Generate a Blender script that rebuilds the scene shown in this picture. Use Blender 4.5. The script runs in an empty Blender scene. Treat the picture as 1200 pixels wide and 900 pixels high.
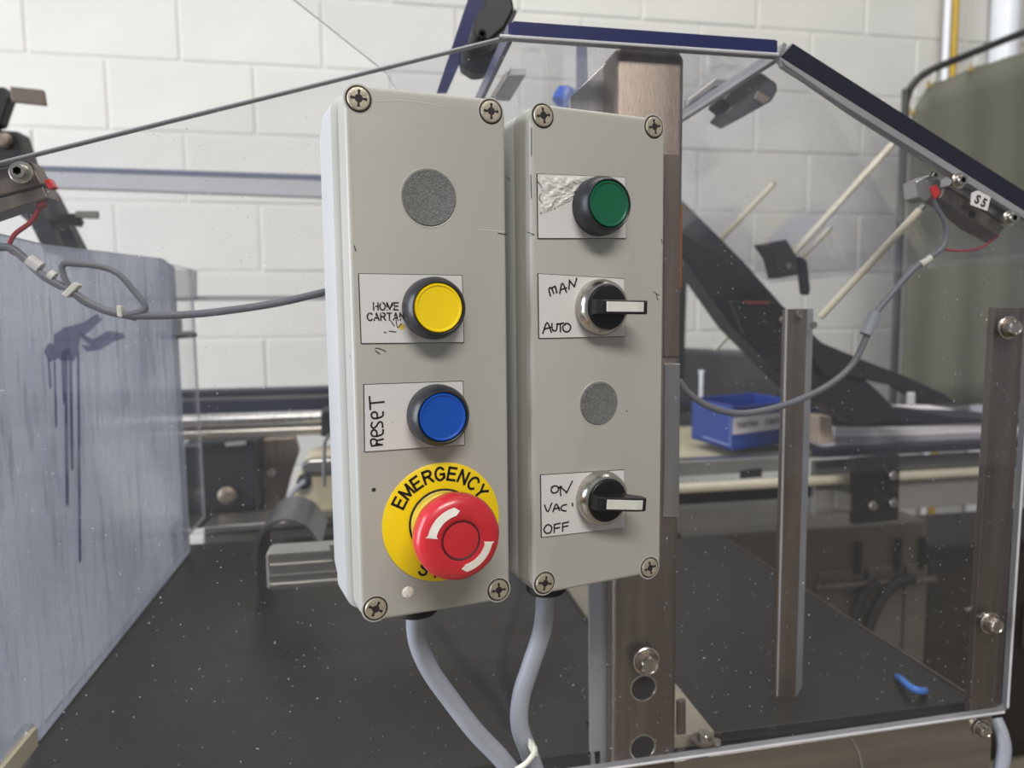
import bpy, bmesh, math, random
from mathutils import Vector, Matrix, noise
random.seed(7)
C = bpy.context.scene.collection
PI = math.pi

# ------------------------------------------------------------------ camera
EYE = Vector((0, 0, 1.25))
F = 838.0
PITCH, ROLL, YAW = 0.0975, 0.0100, math.radians(10.5)
fwd = Vector((math.sin(YAW)*math.cos(PITCH), math.cos(YAW)*math.cos(PITCH), -math.sin(PITCH)))
rt = Vector((math.cos(YAW), -math.sin(YAW), 0)); up = rt.cross(fwd)
R2 = rt*math.cos(ROLL) - up*math.sin(ROLL); U2 = up*math.cos(ROLL) + rt*math.sin(ROLL)
cam = bpy.data.cameras.new('camera'); co = bpy.data.objects.new('camera', cam); C.objects.link(co)
m3 = Matrix((R2, U2, -fwd)).transposed()
co.matrix_world = Matrix.Translation(EYE) @ m3.to_4x4()
cam.sensor_width = 36; cam.lens = F/1200*36; cam.clip_start = .01
cam.dof.use_dof = True; cam.dof.focus_distance = .35; cam.dof.aperture_fstop = 9.0
bpy.context.scene.camera = co

# ------------------------------------------------------------------ world, lights, exposure
sc = bpy.context.scene
sc.view_settings.view_transform = 'Standard'; sc.view_settings.look = 'None'
sc.view_settings.gamma = 1; sc.view_settings.exposure = 0.0
w = bpy.data.worlds.new('world'); sc.world = w; w.use_nodes = True
w.node_tree.nodes['Background'].inputs[0].default_value = (.80, .82, .86, 1)
w.node_tree.nodes['Background'].inputs[1].default_value = .34
def area(name, loc, target, sx, sy, power, col):
    l = bpy.data.lights.new(name, 'AREA'); l.shape = 'RECTANGLE'; l.size = sx; l.size_y = sy
    l.energy = power; l.color = col
    o = bpy.data.objects.new(name, l); C.objects.link(o); o.location = loc
    o.rotation_euler = (Vector(target)-Vector(loc)).to_track_quat('-Z', 'Y').to_euler()
    return o
area('ceiling_light_front', (.1, -1.9, 3.5), (.1, .3, 1.2), 1.8, .5, 92, (1, .965, .91))
area('ceiling_light_rear', (.6, 1.1, 4.2), (.6, 1.3, 0), 3.0, .5, 44, (1, .98, .94))
area('daylight_doorway', (-3.3, .1, 1.7), (0, .4, 1.2), 2.0, 2.8, 175, (.85, .91, 1))

# ------------------------------------------------------------------ helpers
def ray(px, py):
    return (fwd + R2*((px-600)/F) + U2*((450-py)/F))
def P(px, py, Y):
    d = ray(px, py); return EYE + d*(Y/d.y)
def PX(px, py, X):
    d = ray(px, py); return EYE + d*(X/d.x)
def PZ(px, py, Z):
    d = ray(px, py); return EYE + d*((Z-EYE.z)/d.z)
def lin(c):
    return tuple(((v/255)/12.92 if v/255 <= .04045 else ((v/255+.055)/1.055)**2.4) for v in c)
def tag(o, label=None, cat=None, group=None, kind=None):
    if label: o['label'] = label
    if cat: o['category'] = cat
    if group: o['group'] = group
    if kind: o['kind'] = kind
    return o
def thing(name, loc, label, cat, group=None, rz=0):
    o = bpy.data.objects.new(name, None); C.objects.link(o); o.location = loc
    o.rotation_euler = (0, 0, rz); o.empty_display_size = .02
    return tag(o, label, cat, group)
def chain(o):
    M = Matrix.Identity(4)
    while o is not None:
        M = o.matrix_basis @ M; o = o.parent
    return M
def link(name, me, mats, parent=None, M=None, world=False):
    """M places the mesh in its parent's frame (or the world's when world=True)."""
    if not isinstance(mats, (list, tuple)): mats = [mats]
    if not me.materials:
        for m in mats: me.materials.append(m)
    o = bpy.data.objects.new(name, me); C.objects.link(o)
    if M is None: M = Matrix.Identity(4)
    if parent is not None:
        o.parent = parent
        if world: M = chain(parent).inverted() @ M
    o.matrix_basis = M
    return o
def wlink(name, me, mats, parent=None):
    """mesh given in world coordinates: moves its origin to its own middle."""
    c = Vector((0, 0, 0))
    for v in me.vertices: c += v.co
    c /= len(me.vertices); me.transform(Matrix.Translation(-c))
    return link(name, me, mats, parent, Matrix.Translation(c), True)
def mk(verts, faces, smooth=False, angle=None):
    me = bpy.data.meshes.new('m'); me.from_pydata([tuple(v) for v in verts], [], faces)
    bm = bmesh.new(); bm.from_mesh(me); bmesh.ops.recalc_face_normals(bm, faces=bm.faces)
    if smooth:
        a = math.radians(angle or 35)
        for f in bm.faces: f.smooth = True
        for e in bm.edges:
            if len(e.link_faces) == 2 and e.calc_face_angle(0) > a: e.smooth = False
    bm.to_mesh(me); bm.free(); return me
def box_me(a, b, bev=0, seg=2):
    bm = bmesh.new(); bmesh.ops.create_cube(bm, size=1)
    a, b = Vector(a), Vector(b); c = (a+b)/2; s = b-a
    for v in bm.verts: v.co = Vector((v.co.x*s.x, v.co.y*s.y, v.co.z*s.z))+c
    if bev: bmesh.ops.bevel(bm, geom=bm.edges[:], offset=bev, segments=seg, affect='EDGES', profile=.5)
    me = bpy.data.meshes.new('m'); bm.to_mesh(me); bm.free(); return me
def lathe_me(rings, N=40, cap0=True, cap1=True, angle=35):
    """rings: (r or r(theta), z); closed along +Z"""
    vs, fs = [], []
    for r, z in rings:
        for i in range(N):
            t = 2*PI*i/N; rr = r(t) if callable(r) else r
            vs.append((rr*math.cos(t), rr*math.sin(t), z))
    for k in range(len(rings)-1):
        for i in range(N):
            j = (i+1) % N; fs.append((k*N+i, k*N+j, (k+1)*N+j, (k+1)*N+i))
    if cap0: fs.append(tuple(reversed(range(N))))
    if cap1: fs.append(tuple(range((len(rings)-1)*N, len(rings)*N)))
    return mk(vs, fs, True, angle)
def prism_me(pts, off, bev=0):
    """pts: planar world points, off: extrusion vector"""
    n = len(pts); off = Vector(off)
    vs = [Vector(p) for p in pts]+[Vector(p)+off for p in pts]
    fs = [tuple(range(n)), tuple(reversed(range(n, 2*n)))]+[(i, i+n, (i+1) % n+n, (i+1) % n) for i in range(n)]
    me = mk(vs, fs)
    if bev:
        bm = bmesh.new(); bm.from_mesh(me)
        bmesh.ops.bevel(bm, geom=bm.edges[:], offset=bev, segments=2, affect='EDGES', profile=.5)
        bm.to_mesh(me); bm.free()
    return me
def slab(name, px, Y, th, mat, parent=None, bev=0):
    return wlink(name, prism_me([P(x, y, Y) for x, y in px], (0, th, 0), bev), mat, parent)
def smooth_path(pts, sub=8):
    pts = [Vector(p) for p in pts]; out = []
    for i in range(len(pts)-1):
        p0 = pts[max(i-1, 0)]; p1 = pts[i]; p2 = pts[i+1]; p3 = pts[min(i+2, len(pts)-1)]
        for k in range(sub):
            t = k/sub
            out.append(.5*((2*p1)+(p2-p0)*t+(2*p0-5*p1+4*p2-p3)*t*t+(3*p1-p0-3*p2+p3)*t**3))
    out.append(pts[-1]); return out
def tube_me(pts, r, n=12, smooth=True, sub=8):
    if smooth and len(pts) > 2: pts = smooth_path(pts, sub)
    pts = [Vector(p) for p in pts]
    t0 = (pts[1]-pts[0]).normalized(); a = t0.orthogonal().normalized()
    vs, fs = [], []
    for i, p in enumerate(pts):
        t = (pts[min(i+1, len(pts)-1)]-pts[max(i-1, 0)]).normalized()
        a = (a-t*a.dot(t)).normalized(); b = t.cross(a)
        rr = r(i/(len(pts)-1)) if callable(r) else r
        for k in range(n):
            q = 2*PI*k/n; vs.append(p+(a*math.cos(q)+b*math.sin(q))*rr)
    for i in range(len(pts)-1):
        for k in range(n):
            j = (k+1) % n; fs.append((i*n+k, i*n+j, (i+1)*n+j, (i+1)*n+k))
    fs.append(tuple(reversed(range(n)))); fs.append(tuple(range((len(pts)-1)*n, len(pts)*n)))
    return mk(vs, fs, True, 50)
def tube(name, pts, r, mat, parent=None, n=12, smooth=True):
    return wlink(name, tube_me(pts, r, n, smooth), mat, parent)
def rrect(w, h, r, n=6, cx=0, cz=0):
    out = []
    for sx, sz, a0 in ((1, -1, -PI/2), (1, 1, 0), (-1, 1, PI/2), (-1, -1, PI)):
        for k in range(n+1):
            a = a0+PI/2*k/n
            out.append((cx+sx*(w/2-r)+r*math.cos(a), cz+sz*(h/2-r)+r*math.sin(a)))
    return out
def stack_me(sections, cap0=True, cap1=True, angle=30):
    """sections: list of (list of (x,z), y)"""
    vs, fs = [], []; n = len(sections[0][0])
    for poly, y in sections:
        for x, z in poly: vs.append((x, y, z))
    for k in range(len(sections)-1):
        for i in range(n):
            j = (i+1) % n; fs.append((k*n+i, k*n+j, (k+1)*n+j, (k+1)*n+i))
    if cap0: fs.append(tuple(range(n)))
    if cap1: fs.append(tuple(reversed(range((len(sections)-1)*n, len(sections)*n))))
    return mk(vs, fs, True, angle)
def merge(mes):
    bm = bmesh.new()
    for m in mes: bm.from_mesh(m)
    me = bpy.data.meshes.new('m'); bm.to_mesh(me); bm.free(); return me
FR = Matrix.Rotation(PI/2, 4, 'X')          # +Z axis of a lathe or text turns to face -Y
def text_me(s, size, off=0.0, thick=.0001, sx=1.0):
    cu = bpy.data.curves.new('t', 'FONT'); cu.body = s; cu.size = size; cu.align_x = 'CENTER'; cu.align_y = 'CENTER'
    cu.offset = off; cu.extrude = thick; cu.resolution_u = 3
    o = bpy.data.objects.new('t', cu); C.objects.link(o)
    bpy.context.view_layer.update()
    me = bpy.data.meshes.new_from_object(o.evaluated_get(bpy.context.evaluated_depsgraph_get()))
    bpy.data.objects.remove(o); me.materials.clear()
    me.transform(Matrix.Diagonal((sx, 1, 1, 1))); return me
def ell(cx, cy, rx, ry, a0, a1, n=12):
    return [(cx+rx*math.cos(math.radians(a0+(a1-a0)*k/n)), cy+ry*math.sin(math.radians(a0+(a1-a0)*k/n))) for k in range(n+1)]
GL = {'E': (.62, [[(0, 0), (0, 1)], [(0, 1), (.6, 1)], [(0, .52), (.54, .52)], [(0, 0), (.62, 0)]]),
 'M': (.78, [[(0, 0), (0, 1)], [(0, 1), (.39, .08)], [(.39, .08), (.78, 1)], [(.78, 1), (.78, 0)]]),
 'R': (.66, [[(0, 0), (0, 1)], [(0, 1), (.38, 1)], ell(.38, .76, .26, .24, 90, -90), [(.38, .52), (0, .52)], [(.36, .50), (.66, 0)]]),
 'G': (.74, [ell(.38, .5, .38, .52, 42, 330, 18), [(.72, .14), (.72, .46)], [(.72, .46), (.42, .46)]]),
 'N': (.66, [[(0, 0), (0, 1)], [(0, 1), (.66, 0)], [(.66, 0), (.66, 1)]]),
 'C': (.70, [ell(.38, .5, .38, .52, 42, 318, 18)]),
 'Y': (.70, [[(0, 1), (.35, .48)], [(.70, 1), (.35, .48)], [(.35, .48), (.35, 0)]]),
 'S': (.62, [ell(.31, .76, .29, .24, 25, 250, 10)+ell(.31, .25, .31, .27, 80, -155, 10)]),
 'T': (.64, [[(0, 1), (.64, 1)], [(.32, 1), (.32, 0)]]),
 'O': (.78, [ell(.39, .5, .39, .52, 0, 372, 22)]),
 'P': (.62, [[(0, 0), (0, 1)], [(0, 1), (.36, 1)], ell(.36, .74, .26, .26, 90, -90), [(.36, .48), (0, .48)]]),
 'H': (.64, [[(0, 0), (0, 1)], [(.64, 0), (.64, 1)], [(0, .52), (.64, .52)]]),
 'A': (.70, [[(0, 0), (.35, 1)], [(.35, 1), (.70, 0)], [(.14, .32), (.56, .32)]])}
def glyph_me(ch, h, wd=.17):
    w_, ls = GL[ch]
    return strokes_me([[((x-w_/2)*h, (y-.5)*h) for x, y in ln] for ln in ls], wd*h, smooth=False)
def word_me(word, h, wd=.17, gap=.26):
    x = 0; out = []
    tot = sum(GL[c][0]+gap for c in word)-gap
    for c in word:
        me = glyph_me(c, h, wd); me.transform(Matrix.Translation(((x+GL[c][0]/2-tot/2)*h, 0, 0))); out.append(me); x += GL[c][0]+gap
    return merge(out)
def strokes_me(lines, wd, th=.00012, z0=0, smooth=True):
    """pen strokes: polylines in a plane, built as thin raised ribbons"""
    vs, fs = [], []
    for ln in lines:
        pts = [Vector((x, y, 0)) for x, y in ln]
        if len(pts) > 2 and smooth: pts = smooth_path(pts, 4)
        b = len(vs); n = len(pts)
        for i, p in enumerate(pts):
            t = (pts[min(i+1, n-1)]-pts[max(i-1, 0)]).normalized(); s = Vector((-t.y, t.x, 0))*wd/2
            if i == 0: p = p-t*wd*.4
            if i == n-1: p = p+t*wd*.4
            for q in (p+s, p-s):
                vs.append((q.x, q.y, z0)); vs.append((q.x, q.y, z0+th))
        for i in range(n-1):
            o = b+i*4
            fs += [(o+1, o+3, o+7, o+5), (o, o+1, o+5, o+4), (o+2, o+6, o+7, o+3)]
        fs += [(b, b+2, b+3, b+1), (b+(n-1)*4, b+(n-1)*4+1, b+(n-1)*4+3, b+(n-1)*4+2)]
    return mk(vs, fs)

# ------------------------------------------------------------------ materials
def base_mat(name):
    m = bpy.data.materials.new(name); m.use_nodes = True
    return m, m.node_tree.nodes, m.node_tree.links, m.node_tree.nodes['Principled BSDF']
def pm(name, col, rough=.5, metal=0, var=.0, vscale=8, bump=0, bscale=60, stretch=(1, 1, 1), col2=None, spec=.5, coat=0):
    m, N, L, b = base_mat(name)
    b.inputs['Roughness'].default_value = rough; b.inputs['Metallic'].default_value = metal
    b.inputs['Specular IOR Level'].default_value = spec; b.inputs['Coat Weight'].default_value = coat
    c = lin(col)
    b.inputs['Base Color'].default_value = (*c, 1)
    tc = N.new('ShaderNodeTexCoord'); mp = N.new('ShaderNodeMapping'); mp.inputs['Scale'].default_value = stretch
    L.new(tc.outputs['Object'], mp.inputs[0])
    if var or col2:
        nz = N.new('ShaderNodeTexNoise'); nz.inputs['Scale'].default_value = vscale; nz.inputs['Detail'].default_value = 5
        L.new(mp.outputs[0], nz.inputs['Vector'])
        rp = N.new('ShaderNodeValToRGB'); rp.color_ramp.elements[0].position = .35; rp.color_ramp.elements[1].position = .68
        c2 = lin(col2) if col2 else tuple(v*(1-var) for v in c)
        rp.color_ramp.elements[0].color = (*c2, 1); rp.color_ramp.elements[1].color = (*c, 1)
        L.new(nz.outputs[0], rp.inputs[0]); L.new(rp.outputs[0], b.inputs['Base Color'])
        if metal:
            mr = N.new('ShaderNodeMapRange'); mr.inputs[3].default_value = rough*.8; mr.inputs[4].default_value = min(1, rough*1.3)
            L.new(nz.outputs[0], mr.inputs[0]); L.new(mr.outputs[0], b.inputs['Roughness'])
    if bump:
        n2 = N.new('ShaderNodeTexNoise'); n2.inputs['Scale'].default_value = bscale; n2.inputs['Detail'].default_value = 3
        L.new(mp.outputs[0], n2.inputs['Vector'])
        bp = N.new('ShaderNodeBump'); bp.inputs['Strength'].default_value = bump; bp.inputs['Distance'].default_value = .001
        L.new(n2.outputs[0], bp.inputs['Height']); L.new(bp.outputs[0], b.inputs['Normal'])
    return m
def worn(name, base, spots, rough=.45, scale=120, thr=.70, big=6):
    """plastic or paint with small chips and smudges"""
    m, N, L, b = base_mat(name); b.inputs['Roughness'].default_value = rough
    tc = N.new('ShaderNodeTexCoord')
    a = N.new('ShaderNodeTexNoise'); a.inputs['Scale'].default_value = scale; a.inputs['Detail'].default_value = 4
    g = N.new('ShaderNodeTexNoise'); g.inputs['Scale'].default_value = big; g.inputs['Detail'].default_value = 3
    L.new(tc.outputs['Object'], a.inputs['Vector']); L.new(tc.outputs['Object'], g.inputs['Vector'])
    r1 = N.new('ShaderNodeValToRGB'); r1.color_ramp.elements[0].position = thr; r1.color_ramp.elements[1].position = thr+.03
    L.new(a.outputs[0], r1.inputs[0])
    r2 = N.new('ShaderNodeValToRGB'); c = lin(base)
    r2.color_ramp.elements[0].position = .3; r2.color_ramp.elements[1].position = .7
    r2.color_ramp.elements[0].color = (*[v*.9 for v in c], 1); r2.color_ramp.elements[1].color = (*[v*1.05 for v in c], 1)
    L.new(g.outputs[0], r2.inputs[0])
    mx = N.new('ShaderNodeMix'); mx.data_type = 'RGBA'; mx.inputs[7].default_value = (*lin(spots), 1)
    L.new(r1.outputs[0], mx.inputs[0]); L.new(r2.outputs[0], mx.inputs[6]); L.new(mx.outputs[2], b.inputs['Base Color'])
    return m
def clear(name, tint, haze=.05, hazecol=(200, 205, 215), scratch=.25, refl=1.0, speck=.6, streak=0, rough=.02, ior=1.38, transl=0):
    """acrylic sheet: see-through, mirrors by its angle, dust and scratches scatter a little"""
    m = bpy.data.materials.new(name); m.use_nodes = True; N, L = m.node_tree.nodes, m.node_tree.links; N.clear()
    out = N.new('ShaderNodeOutputMaterial'); tr = N.new('ShaderNodeBsdfTransparent'); gl = N.new('ShaderNodeBsdfGlossy')
    df = N.new('ShaderNodeBsdfDiffuse'); fr = N.new('ShaderNodeFresnel'); fr.inputs[0].default_value = ior
    geo = N.new('ShaderNodeNewGeometry'); mi = N.new('ShaderNodeMix'); mi.inputs[2].default_value = ior; mi.inputs[3].default_value = 1/ior
    L.new(geo.outputs['Backfacing'], mi.inputs[0]); L.new(mi.outputs[0], fr.inputs[0])
    tr.inputs[0].default_value = (*tint, 1); gl.inputs['Roughness'].default_value = rough
    gl.inputs[0].default_value = (refl, refl, refl, 1)
    df.inputs[0].default_value = (*lin(hazecol), 1)
    m1 = N.new('ShaderNodeMixShader'); L.new(fr.outputs[0], m1.inputs[0]); L.new(tr.outputs[0], m1.inputs[1]); L.new(gl.outputs[0], m1.inputs[2])
    tc = N.new('ShaderNodeTexCoord')
    def nz(scale, st, lo, hi, det=2, rot=0):
        mp = N.new('ShaderNodeMapping'); mp.inputs['Scale'].default_value = st; mp.inputs['Rotation'].default_value = (0, rot, 0)
        t = N.new('ShaderNodeTexNoise'); t.inputs['Scale'].default_value = scale; t.inputs['Detail'].default_value = det
        r = N.new('ShaderNodeMapRange'); r.inputs[1].default_value = lo; r.inputs[2].default_value = hi
        L.new(tc.outputs['Object'], mp.inputs[0]); L.new(mp.outputs[0], t.inputs['Vector']); L.new(t.outputs[0], r.inputs[0]); return r.outputs[0]
    def op(o, a, b):
        n = N.new('ShaderNodeMath'); n.operation = o
        for i, v in enumerate((a, b)):
            if isinstance(v, (int, float)): n.inputs[i].default_value = v
            else: L.new(v, n.inputs[i])
        return n.outputs[0]
    s1 = nz(60, (1, 1, 18), .70, .82, 2, .5); s2 = nz(60, (1, 1, 22), .70, .82, 2, -1.0)
    d1 = nz(420, (1, 1, 1), .76, .80, 1); cloud = nz(5, (1, 1, 1), .3, .75, 4)
    h = op('MULTIPLY', cloud, haze*1.2); h = op('ADD', h, haze*.5)
    h = op('ADD', h, op('MULTIPLY', op('ADD', s1, s2), scratch)); h = op('ADD', h, op('MULTIPLY', d1, speck))
    if streak:
        h = op('ADD', h, op('MULTIPLY', nz(70, (1, 1, .06), .52, .75, 3), streak))
        h = op('ADD', h, op('MULTIPLY', nz(130, (1, 1, .13), .60, .68, 2), streak*1.6))
    n = N.new('ShaderNodeMath'); n.operation = 'MINIMUM'; n.inputs[1].default_value = .97; L.new(h, n.inputs[0])
    m2 = N.new('ShaderNodeMixShader'); L.new(n.outputs[0], m2.inputs[0]); L.new(m1.outputs[0], m2.inputs[1])
    if transl:
        tl = N.new('ShaderNodeBsdfTranslucent'); tl.inputs[0].default_value = (*lin(hazecol), 1); m3_ = N.new('ShaderNodeMixShader'); m3_.inputs[0].default_value = transl
        L.new(df.outputs[0], m3_.inputs[1]); L.new(tl.outputs[0], m3_.inputs[2]); L.new(m3_.outputs[0], m2.inputs[2])
    else: L.new(df.outputs[0], m2.inputs[2])
    L.new(m2.outputs[0], out.inputs[0]); return m

M = {}
M['box'] = worn('grey_enclosure_plastic', (170, 168, 161), (95, 92, 84), .42, 70, .76)
M['box_lit_side'] = worn('grey_enclosure_lit_side', (186, 186, 184), (110, 108, 100), .45, 70, .76)  # same plastic as the lid, paler: daylight on the sides put into the colour
M['plug'] = pm('speckled_grey_plug', (112, 113, 112), .6, 0, .35, 900, .6, 1200)
M['seam'] = pm('dark_seam', (38, 37, 35), .8)
M['screw'] = pm('nickel_screw', (190, 180, 160), .35, .55, .2, 200, .3, 400)
M['screw_dark'] = pm('screw_recess', (30, 25, 21), .7)
M['bezel'] = pm('black_button_bezel', (38, 40, 46), .38, 0, .2, 40, .1, 500)
M['yellow'] = pm('yellow_button', (238, 205, 12), .35, 0, .06, 60)
M['blue'] = pm('blue_button', (14, 78, 172), .35, 0, .1, 60)
M['green'] = pm('green_button', (12, 92, 62), .35, 0, .1, 60)
M['red'] = pm('red_mushroom', (198, 42, 52), .33, 0, .12, 50, .1, 90, coat=.2)
M['red_dirt'] = pm('worn_red_centre', (84, 20, 26), .5, 0, .45, 260)
M['stop_yellow'] = worn('yellow_stop_plate', (232, 200, 10), (150, 120, 30), .4, 90, .74)
M['neck'] = pm('yellow_neck_grimy', (222, 196, 70), .45, 0, .35, 120)
M['white'] = worn('white_name_plate', (206, 203, 202), (120, 112, 104), .45, 160, .72)
M['crumple'] = pm('peeling_plate_film', (214, 213, 208), .35, 0, .3, 220, 1.0, 160)
M['ink'] = pm('black_ink', (18, 17, 18), .5)
m, N, L, b = base_mat('worn_black_print')
b.inputs['Roughness'].default_value = .6; tc = N.new('ShaderNodeTexCoord'); nz_ = N.new('ShaderNodeTexNoise'); nz_.inputs['Scale'].default_value = 450
rp = N.new('ShaderNodeValToRGB'); rp.color_ramp.elements[0].position = .60; rp.color_ramp.elements[1].position = .64
rp.color_ramp.elements[0].color = (.01, .01, .01, 1); rp.color_ramp.elements[1].color = (*lin((206, 203, 202)), 1)
L.new(tc.outputs['Object'], nz_.inputs['Vector']); L.new(nz_.outputs[0], rp.inputs[0]); L.new(rp.outputs[0], b.inputs['Base Color']); M['ink_worn'] = m
M['arrow'] = pm('white_arrow', (232, 226, 216), .45, 0, .1, 200)
M['chrome'] = pm('satin_chrome', (200, 196, 188), .22, 1, .25, 60)
M['lever'] = pm('black_lever', (24, 24, 26), .35)
M['insert'] = pm('silver_insert', (225, 224, 216), .3, .3, .1, 200)
M['steel'] = pm('brushed_stainless', (136, 124, 114), .42, .95, .3, 14, .25, 260, (8, 8, .5))
M['steel_l'] = pm('bright_stainless', (196, 194, 192), .3, 1, .25, 14, .2, 260, (8, 8, .5))
M['steel_h'] = pm('stainless_rail', (178, 172, 164), .32, 1, .3, 10, .2, 240, (.4, 6, 6))
M['bolt'] = pm('zinc_bolt', (205, 200, 192), .25, 1, .3, 150)
M['hole'] = pm('dark_hole', (8, 8, 8), .9)
M['alu'] = pm('aluminium', (182, 180, 176), .35, 1, .15, 12)
M['rod'] = pm('cream_rod', (214, 206, 184), .4, .2, .12, 20)
M['cable'] = pm('grey_cable', (152, 156, 166), .45, 0, .12, 30)
M['cable_d'] = pm('slate_cable', (108, 110, 116), .45, 0, .15, 50)
M['red_wire'] = pm('red_wire', (150, 44, 52), .45)
M['red_led'] = pm('red_indicator', (205, 30, 28), .3)
M['tie'] = pm('white_cable_tie', (212, 212, 200), .45)
M['black'] = pm('black_plastic', (17, 17, 19), .5, 0, .2, 20)
M['black_tr'] = pm('black_anodised', (28, 28, 33), .45, .1, .3, 20)
M['belt'] = pm('black_table_sheet', (24, 22, 21), .42, 0, .35, 9, .2, 300)
M['navy_edge'] = pm('navy_sheet_edge', (34, 38, 84), .25, 0, .25, 12)
M['dark_edge'] = pm('dark_sheet_edge', (30, 30, 44), .28, 0, .2, 12)
M['clear_edge'] = pm('grey_sheet_edge', (140, 141, 144), .3, 0, .2, 20)
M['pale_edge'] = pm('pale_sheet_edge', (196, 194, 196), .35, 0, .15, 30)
M['blue_bin'] = pm('blue_bin', (32, 66, 156), .4, 0, .2, 9)
M['carton'] = pm('white_carton', (236, 230, 234), .6, 0, .08, 12)
M['carton_g'] = pm('grey_carton', (168, 163, 170), .6, 0, .08, 12)
M['tan'] = pm('tan_block', (166, 148, 130), .6)
M['cream'] = pm('cream_paint', (206, 196, 164), .5, 0, .15, 8)
M['navy'] = pm('navy_cover', (24, 28, 46), .5, 0, .3, 7)
M['wall'] = pm('white_block_paint', (205, 203, 197), .62, 0, .07, 5, .5, 30)
M['mortar'] = pm('painted_mortar', (206, 204, 198), .7, 0, .1, 8, .4, 60)
M['floor'] = pm('concrete_floor', (142, 132, 118), .55, 0, .25, 3, .3, 40)
M['curtain'] = pm('olive_curtain', (108, 107, 94), .8, 0, .12, 4, .3, 20)
M['pipe_d'] = pm('dark_frame_pipe', (62, 62, 60), .35, .4, .3, 20)
M['brass'] = pm('brass_grommet', (206, 182, 110), .3, .8)
M['pipe_y'] = pm('yellow_pipe', (196, 160, 44), .4, 0, .2, 10)
M['pipe_w'] = pm('white_pipe', (228, 230, 234), .35)
M['cabinet'] = pm('dark_cabinet', (52, 48, 44), .5, .2, .3, 5)
M['blue_tie'] = pm('blue_strap', (60, 120, 205), .35)
M['rust'] = pm('rust', (120, 74, 40), .7)
M['acrylic'] = clear('clear_acrylic', (.95, .95, .955), .012, (196, 200, 210), .10, 1.0, .5)
M['acrylic_b'] = clear('blue_tinted_acrylic', (.975, .975, .985), .012, (170, 176, 205), .0, .9, .0, ior=1.3)
M['frost'] = clear('hazed_polycarbonate', (.76, .775, .80), .42, (158, 160, 168), .05, 1.0, .3, .30, .12, transl=.6)
M['stain'] = clear('ink_stain', (.58, .60, .74), .08, (60, 66, 100), 0, .6, 0)

# ------------------------------------------------------------------ setting: wall of painted blocks, floor
YW = 2.28
fl = wlink('floor', box_me((-5, -4, -.1), (6, 6, 0)), M['floor']); tag(fl, kind='structure', label='bare tan concrete factory floor')
wl = wlink('wall_back', box_me((-2.6, YW+.0035, 0), (4.2, YW+.15, 3.0)), M['mortar'])
tag(wl, kind='structure', label='white painted concrete block wall behind the machine')
jr = P(211, 60, YW); z0 = P(130, 68, YW).z
bw, bh, g = .4, .2, .0065
def block_me():
    bm = bmesh.new(); bmesh.ops.create_cube(bm, size=1)
    for v in bm.verts: v.co = Vector((v.co.x*(bw-g), v.co.y*.05, v.co.z*(bh-g)))
    bmesh.ops.bevel(bm, geom=[e for e in bm.edges if all(v.co.y < 0 for v in e.verts)], offset=.004, segments=1, affect='EDGES')
    me = bpy.data.meshes.new('block'); bm.to_mesh(me); bm.free(); me.materials.append(M['wall']); return me
blk = block_me()
for r in range(-9, 9):
    zc = z0+(r+.5)*bh
    if zc-bh/2 < 0 or zc+bh/2 > 3.0: continue
    ph = 0 if r % 2 == 0 else bw/2
    for k in range(-6, 10):
        xc = jr.x+ph+(k+.5)*bw
        if xc < -2.4 or xc > 4.0: continue
        link('block', blk, M['wall'], wl, Matrix.Translation((xc, YW+.025+random.uniform(-.0015, .0015), zc)) @ Matrix.Rotation(random.uniform(-.002, .002), 4, 'Y'), True)

# pipes on the wall, upper right
def wall_pipe(name, x0, x1, label, mat, group=None):
    p = P((x0+x1)/2, 40, YW-.05); r = (x1-x0)/2/F*2.6
    t = thing(name, (p.x, p.y, .0), label, 'pipe')
    wlink('pipe_run', tube_me([(p.x, p.y, 0), (p.x, p.y, 3.0)], r, 20, False), mat, t)
    for z in (.6, 1.9, 2.8):
        wlink('pipe_clip', box_me((p.x-r*1.5, p.y, z-.012), (p.x+r*1.5, YW+.002, z+.012), .002), M['steel_l'], t)
wall_pipe('wall_conduit', 1106, 1113, 'thin white conduit running up the wall left of the yellow pipe', M['pipe_w'])
wall_pipe('gas_pipe', 1114, 1122, 'thin yellow pipe running up the block wall', M['pipe_y'])
wall_pipe('wall_pipe', 1163, 1192, 'thick white pipe on the block wall near the right edge', M['pipe_w'])

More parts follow.
